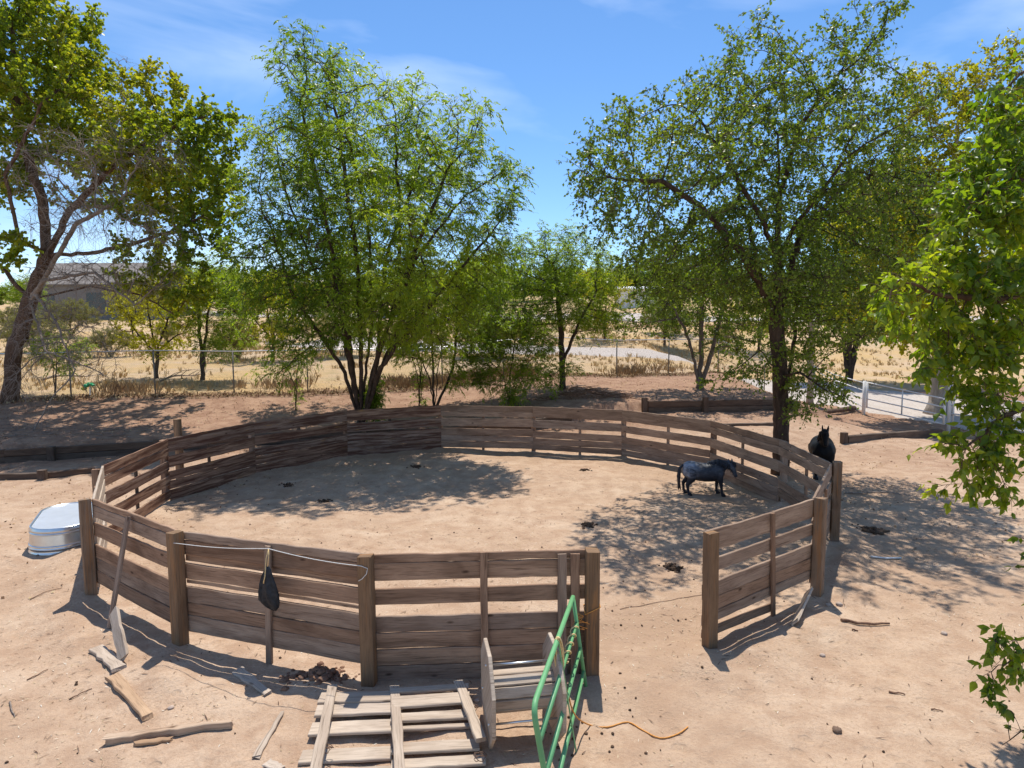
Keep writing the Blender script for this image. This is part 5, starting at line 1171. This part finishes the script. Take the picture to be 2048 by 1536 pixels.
tag(m.build('fallen_twigs', BK_dead), 'grey fallen twigs strewn under the big tree at left', 'twigs', kind='stuff')
# fallen branches at the fence
for (p0, p1, r_, lb) in (((300, 772), (400, 748), .05, 'long grey fallen branch leaning low behind the fence'), ((60, 768), (190, 752), .06, 'dark fallen branch lying behind the fence right of the cottonwood trunk')):
    a = G(*p0) + (0, .6, .1); b = G(*p1) + (0, .8, .15); P = [lerp(a, b, f) + np.array([0, 0, .12 * math.sin(f * 6)]) for f in np.linspace(0, 1, 8)]
    m = MB(); m.tube(P, [r_ * (1 - .6 * f) for f in np.linspace(0, 1, 8)], 7)
    for k in range(5):
        s = P[1 + k]; m.tube([s, s + np.array([.4, random.uniform(-.2, .2), .25]), s + np.array([.9, random.uniform(-.3, .3), .3])], [.02, .014, .006], 4)
    tag(m.build('fallen_branch', BK_dead), lb, 'branch')
lg0, lg1 = G(1572, 838), G(1708, 822)
m = MB(); m.tube([lg0 + (0, 0, .08), lerp(lg0, lg1, .5) + (0, 0, .1), lg1 + (0, 0, .14)], [.07, .09, .12], 10); tag(m.build('fallen_log', BK_brown), 'fallen log with thick cut end behind the black horse', 'log')
# distant trees: one built, the rest copies
def far_proto(label, leaf, natt, hh, seedtint):
    Yp = 110; root = empty('distant_tree', (0, 0, 0), label, 'tree', 'trees in the far distance')
    lob = []
    att = unit(RNG.normal(size=(natt, 3))) * (RNG.random(natt) ** .4)[:, None] * np.array([hh * .62, hh * .62, hh * .42]) + np.array([0, 0, hh * .58])
    att = att[(vnoise(att[:, 0] * .6, att[:, 2] * .6, seedtint) > .28)]
    N, par, k0 = colonize([[np.zeros(3), np.array([0, 0, hh * .2])]], att, hh * .07, hh * .11, 40)
    r, nch = radii(N, par, .02, .3); branch_mesh('trunk', N, par, r, BK_dark, root)
    P, D, L_ = twigs_from(N, par, r, .09, 6, (.4, 1.1), .1); q = leafy(P, D, L_, 5, (.28, .5), (.5, .8), .2, .4, .9); leaves('crown', *q, tint_of(q[0], .5, seedtint, .6, .4), leaf, root); return root
pa = far_proto('distant dark green tree on the far rise, one of a scattered belt', LF_elm, 260, 7, 61); pb = far_proto('distant lighter green tree on the far rise, one of a scattered belt', LF_pin, 240, 6, 67)
used = {}
FT = []
for k in range(84):
    px = -60 + 2150 * (k + random.uniform(.1, .9)) / 84; Yd = random.uniform(95, 230)
    if 40 < px < 350 and Yd < 125: Yd = random.uniform(130, 200)
    FT.append((px, Yd))
for k, (px, Yd) in enumerate(FT):
    src = pa if k % 3 else pb
    o = src if src.name not in used else copy_tree(src); used[src.name] = 1
    p = aty(px, 600, Yd); s = random.uniform(.6, 1.5); o.location = (p[0], Yd, zgf(p[0], Yd) - .2); o.rotation_euler = (0, 0, random.uniform(0, 6.28)); o.scale = (s * random.uniform(.9, 1.4), s * random.uniform(.9, 1.4), s)
# ------------------------------------------------------------------ horses
def tube_ell(m, pts, n=18):
    """pts: (x,y,z, half width, half height) lofted along the way; sections stand across the path"""
    C = [np.array(p[:3], float) for p in pts]; rings = []
    for i, p in enumerate(pts):
        a = C[max(0, i - 1)]; b = C[min(len(C) - 1, i + 1)]; t = b - a; t /= np.linalg.norm(t)
        s = np.cross(t, (0, 0, 1.0)); 
        if np.linalg.norm(s) < .3: s = np.array([0, 1.0, 0])
        s /= np.linalg.norm(s); u = np.cross(s, t)
        rings.append([C[i] + s * p[3] * math.cos(q) + u * p[4] * math.sin(q) for q in np.linspace(0, 2 * math.pi, n, endpoint=False)])
    m.loft(rings, True, .5, True)
def fuse(name, m, mat, parent, vox, M, smooth=6):
    m.V = [tuple(M @ Vector(v)) for v in m.V]
    o = m.build(name, None, None); md = o.modifiers.new('r', 'REMESH'); md.mode = 'VOXEL'; md.voxel_size = vox
    s = o.modifiers.new('s', 'SMOOTH'); s.factor = .5; s.iterations = smooth
    bpy.context.view_layer.update(); dg = bpy.context.evaluated_depsgraph_get(); me = bpy.data.meshes.new_from_object(o.evaluated_get(dg)); bpy.data.objects.remove(o)
    me.polygons.foreach_set('use_smooth', np.ones(len(me.polygons), bool)); me.name = name; me.materials.clear(); return link_mesh(name, me, mat, parent)
def horse(name, label, loc, yaw, wither, mat, hair, poll, muzzle, legs_off=(0, 0, 0, 0), fat=1.0, hoofmat=None, deep=1.0):
    """built with 1.0 m withers facing +x, poll and muzzle are head points"""
    M = Matrix.Translation(Vector(loc)) @ Matrix.Rotation(yaw, 4, 'Z') @ Matrix.Scale(wither, 4)
    root = empty(name, tuple(loc), label, 'horse'); m = MB()
    f = fat
    tube_ell(m, [(-.66, 0, .80, .05, .07), (-.63, 0, .80, .15 * f, .17), (-.54, 0, .79 - .03 * (deep - 1) * 5, .22 * f, .225 * deep), (-.40, 0, .765 - .03 * (deep - 1) * 5, .245 * f, .245 * deep), (-.2, 0, .72 - .03 * (deep - 1) * 5, .255 * f, .25 * deep), (0, 0, .70 - .03 * (deep - 1) * 5, .265 * f, .255 * deep), (.2, 0, .71 - .03 * (deep - 1) * 5, .25 * f, .26 * deep), (.36, 0, .735 - .02 * (deep - 1) * 5, .215 * f, .25 * deep), (.48, 0, .75, .17 * f, .20), (.55, 0, .76, .09, .11)])
    pl = np.array(poll); mz = np.array(muzzle); nb_ = np.array([.33, 0, .84]); nm = (nb_ + pl) / 2 + np.array([-.01, 0, .02])
    tube_ell(m, [(.22, 0, .80, .12, .17), (*nb_, .125, .21), (*nm, .095, .165), (*(pl - np.array([.02, 0, .02])), .075, .115)])
    hd = mz - pl; Lh = np.linalg.norm(hd)
    def hp(q): return tuple(pl + hd * q)
    tube_ell(m, [(*hp(-.10), .05, .05), (*hp(0.02), .085, .095), (*hp(.25), .095, .115), (*hp(.45), .078, .095), (*hp(.7), .056, .062), (*hp(.9), .058, .058), (*hp(1.0), .045, .045)], 14)
    hs = np.cross(hd / Lh, (0, 0, 1.0)); hs = hs / np.linalg.norm(hs) if np.linalg.norm(hs) > .1 else np.array([0, 1.0, 0])
    hu = np.cross(hs, hd / Lh)
    for s in (-1, 1):   # ears and brow
        e0 = pl + hs * s * .055 - hd * .06; m.tube([e0, e0 + np.array([0, 0, .06]) + hs * s * .012 - hd / Lh * .03, e0 + np.array([0, 0, .13]) + hs * s * .012 - hd / Lh * .045], [.034, .032, .008], 8)
        m.lump(tuple(pl + hd * .27 + hs * s * .075 + hu * .03), .028, 8, 6, 1, .5, 0)
    fl = [(-.0, 0), (.0, 0)]
    for k, (s, dx) in enumerate(((-1, legs_off[0]), (1, legs_off[1]))):    # front legs
        y = s * .135 * f
        m.tube([(.38, y, .70), (.40, y, .56), (.40 + dx * .4, y, .44), (.40 + dx * .6, y, .36), (.40 + dx, y, .20), (.40 + dx, y, .12), (.43 + dx, y, .06), (.44 + dx, y, .0)], [.11, .10, .072, .058, .040, .044, .046, .060], 12)
    for k, (s, dx) in enumerate(((-1, legs_off[2]), (1, legs_off[3]))):    # hind legs with hock
        y = s * .14 * f
        m.tube([(-.44, y, .76), (-.42, y, .62), (-.42 + dx * .3, y, .50), (-.52 + dx * .6, y, .38), (-.555 + dx * .8, y, .345), (-.53 + dx, y, .20), (-.525 + dx, y, .12), (-.49 + dx, y, .06), (-.48 + dx, y, .0)], [.16, .155, .115, .066, .056, .043, .046, .046, .060], 12)
    fuse('body', m, mat, root, .022 * wither, M)
    # mane, forelock and tail
    m = MB()
    for k in range(26):
        q = k / 25; b = pl * (1 - q) + np.array([.12, 0, .97]) * q + np.array([-.05, 0, .09 * (1 - abs(2 * q - 1)) + .03]); s = -1
        m.tube([b, b + np.array([random.uniform(-.04, .02), s * random.uniform(.05, .12), -.05]), b + np.array([random.uniform(-.07, .04), s * random.uniform(.09, .16), -random.uniform(.16, .30)])], [.030, .026, .006], 5)
    for k in range(7):
        b = pl + np.array([-.01, 0, .06]); m.tube([b + hs * random.uniform(-.05, .05), b + hd * .2 + hu * .11 + hs * random.uniform(-.06, .06), b + hd * random.uniform(.35, .5) + hu * .10 + hs * random.uniform(-.06, .06)], [.025, .022, .006], 5)
    m.V = [tuple(M @ Vector(v)) for v in m.V]; m.build('mane', hair, root)
    m = MB()
    for k in range(16):
        a = random.uniform(-.05, .05); m.tube([(-.64, a * .4, .90), (-.74, a, .80), (-.77 + random.uniform(-.03, .03), a * 1.6, .55), (-.74 + random.uniform(-.05, .05), a * 2, random.uniform(.14, .28))], [.03, .038, .034, .008], 6)
    m.V = [tuple(M @ Vector(v)) for v in m.V]; m.build('tail', hair, root)
    m = MB()
    for x, y in ((.44 + legs_off[0], -.135 * f), (.44 + legs_off[1], .135 * f), (-.48 + legs_off[2], -.14 * f), (-.48 + legs_off[3], .14 * f)):
        m2 = MB(); m2.tube([(x + .02, y, -.005), (x + .015, y, .04), (x - .005, y, .075)], [.068, .060, .050], 12)
        m2.V = [tuple(M @ Vector(v)) for v in m2.V]; m2.build('hoof', hoofmat or hair, root)
    return root
def m_coat(name, dark, pale, amt):
    t = NT(name); g = t.n('TexCoord').outputs['Object']; n1 = t.noise(g, 3.2, 4, .6, .4)
    mp = t.n('Mapping', i_Vector=g); mp.inputs['Scale'].default_value = (9, 9, 16); n2 = t.noise(mp.outputs[0], 1.0, 4, .65, .6)
    at = t.n('Attribute', attribute_name='roan').outputs['Fac']
    f = t.math('MULTIPLY', t.math('ADD', t.math('MULTIPLY', t.ramp(n2, [(.38, 0), (.66, 1)]), .5), t.math('MULTIPLY', t.ramp(n1, [(.42, 0), (.62, 1)]), .55)), at)
    c = t.mix(f, dark, pale); return t.bsdf(c, .5, .35, 0, n2, .2, .01)
M_roan = m_coat('roan_coat', (.020, .022, .030), (.42, .45, .52), 1)
M_black = m_plain('black_coat', (.0065, .0065, .0075), .6, .15, 0, .4, 10, .1)
M_hair = m_plain('black_hair', (.012, .012, .014), .6, .25, 0, .3, 40)
M_greyhair = m_plain('dark_grey_hair', (.03, .032, .04), .6, .25, 0, .3, 40)
hp_ = G(1409, 990); hp_[2] = zgf(hp_[0], hp_[1])
pony = horse('roan_pony', 'small dark roan pony with frosted pale rump standing inside the pen', hp_, R(-6), .82, M_roan, M_greyhair, (.73, -.05, .96), (.85, -.22, .60), (.06, -.03, .02, -.06), 1.2, M_hair, 1.09)
bd = [c for c in pony.children if c.name.startswith('body')][0]; me = bd.data; n = len(me.vertices); c_ = np.zeros(n * 3); me.vertices.foreach_get('co', c_); c_ = c_.reshape(-1, 3)
Mi = np.array((Matrix.Translation(Vector(hp_)) @ Matrix.Rotation(R(-6), 4, 'Z') @ Matrix.Scale(.82, 4)).inverted()); lc = c_ @ Mi[:3, :3].T + Mi[:3, 3]
ro = .68 * (1 - sst(-.45, -.08, lc[:, 0])) * sst(.5, .68, lc[:, 2]) + .16 * sst(.5, .7, lc[:, 2]); a = me.attributes.new('roan', 'FLOAT', 'POINT'); a.data.foreach_set('value', np.clip(ro, 0, 1).astype(np.float32))
hb = aty(1643, 955, 17.4); hb[2] = zgf(hb[0], hb[1])
horse('black_horse', 'black horse facing the camera with ears up outside the pen behind its right planks', hb, R(-112), 1.05, M_black, M_hair, (.66, .0, 1.26), (.86, .0, .93), (.0, .05, .0, -.05), 1.2)
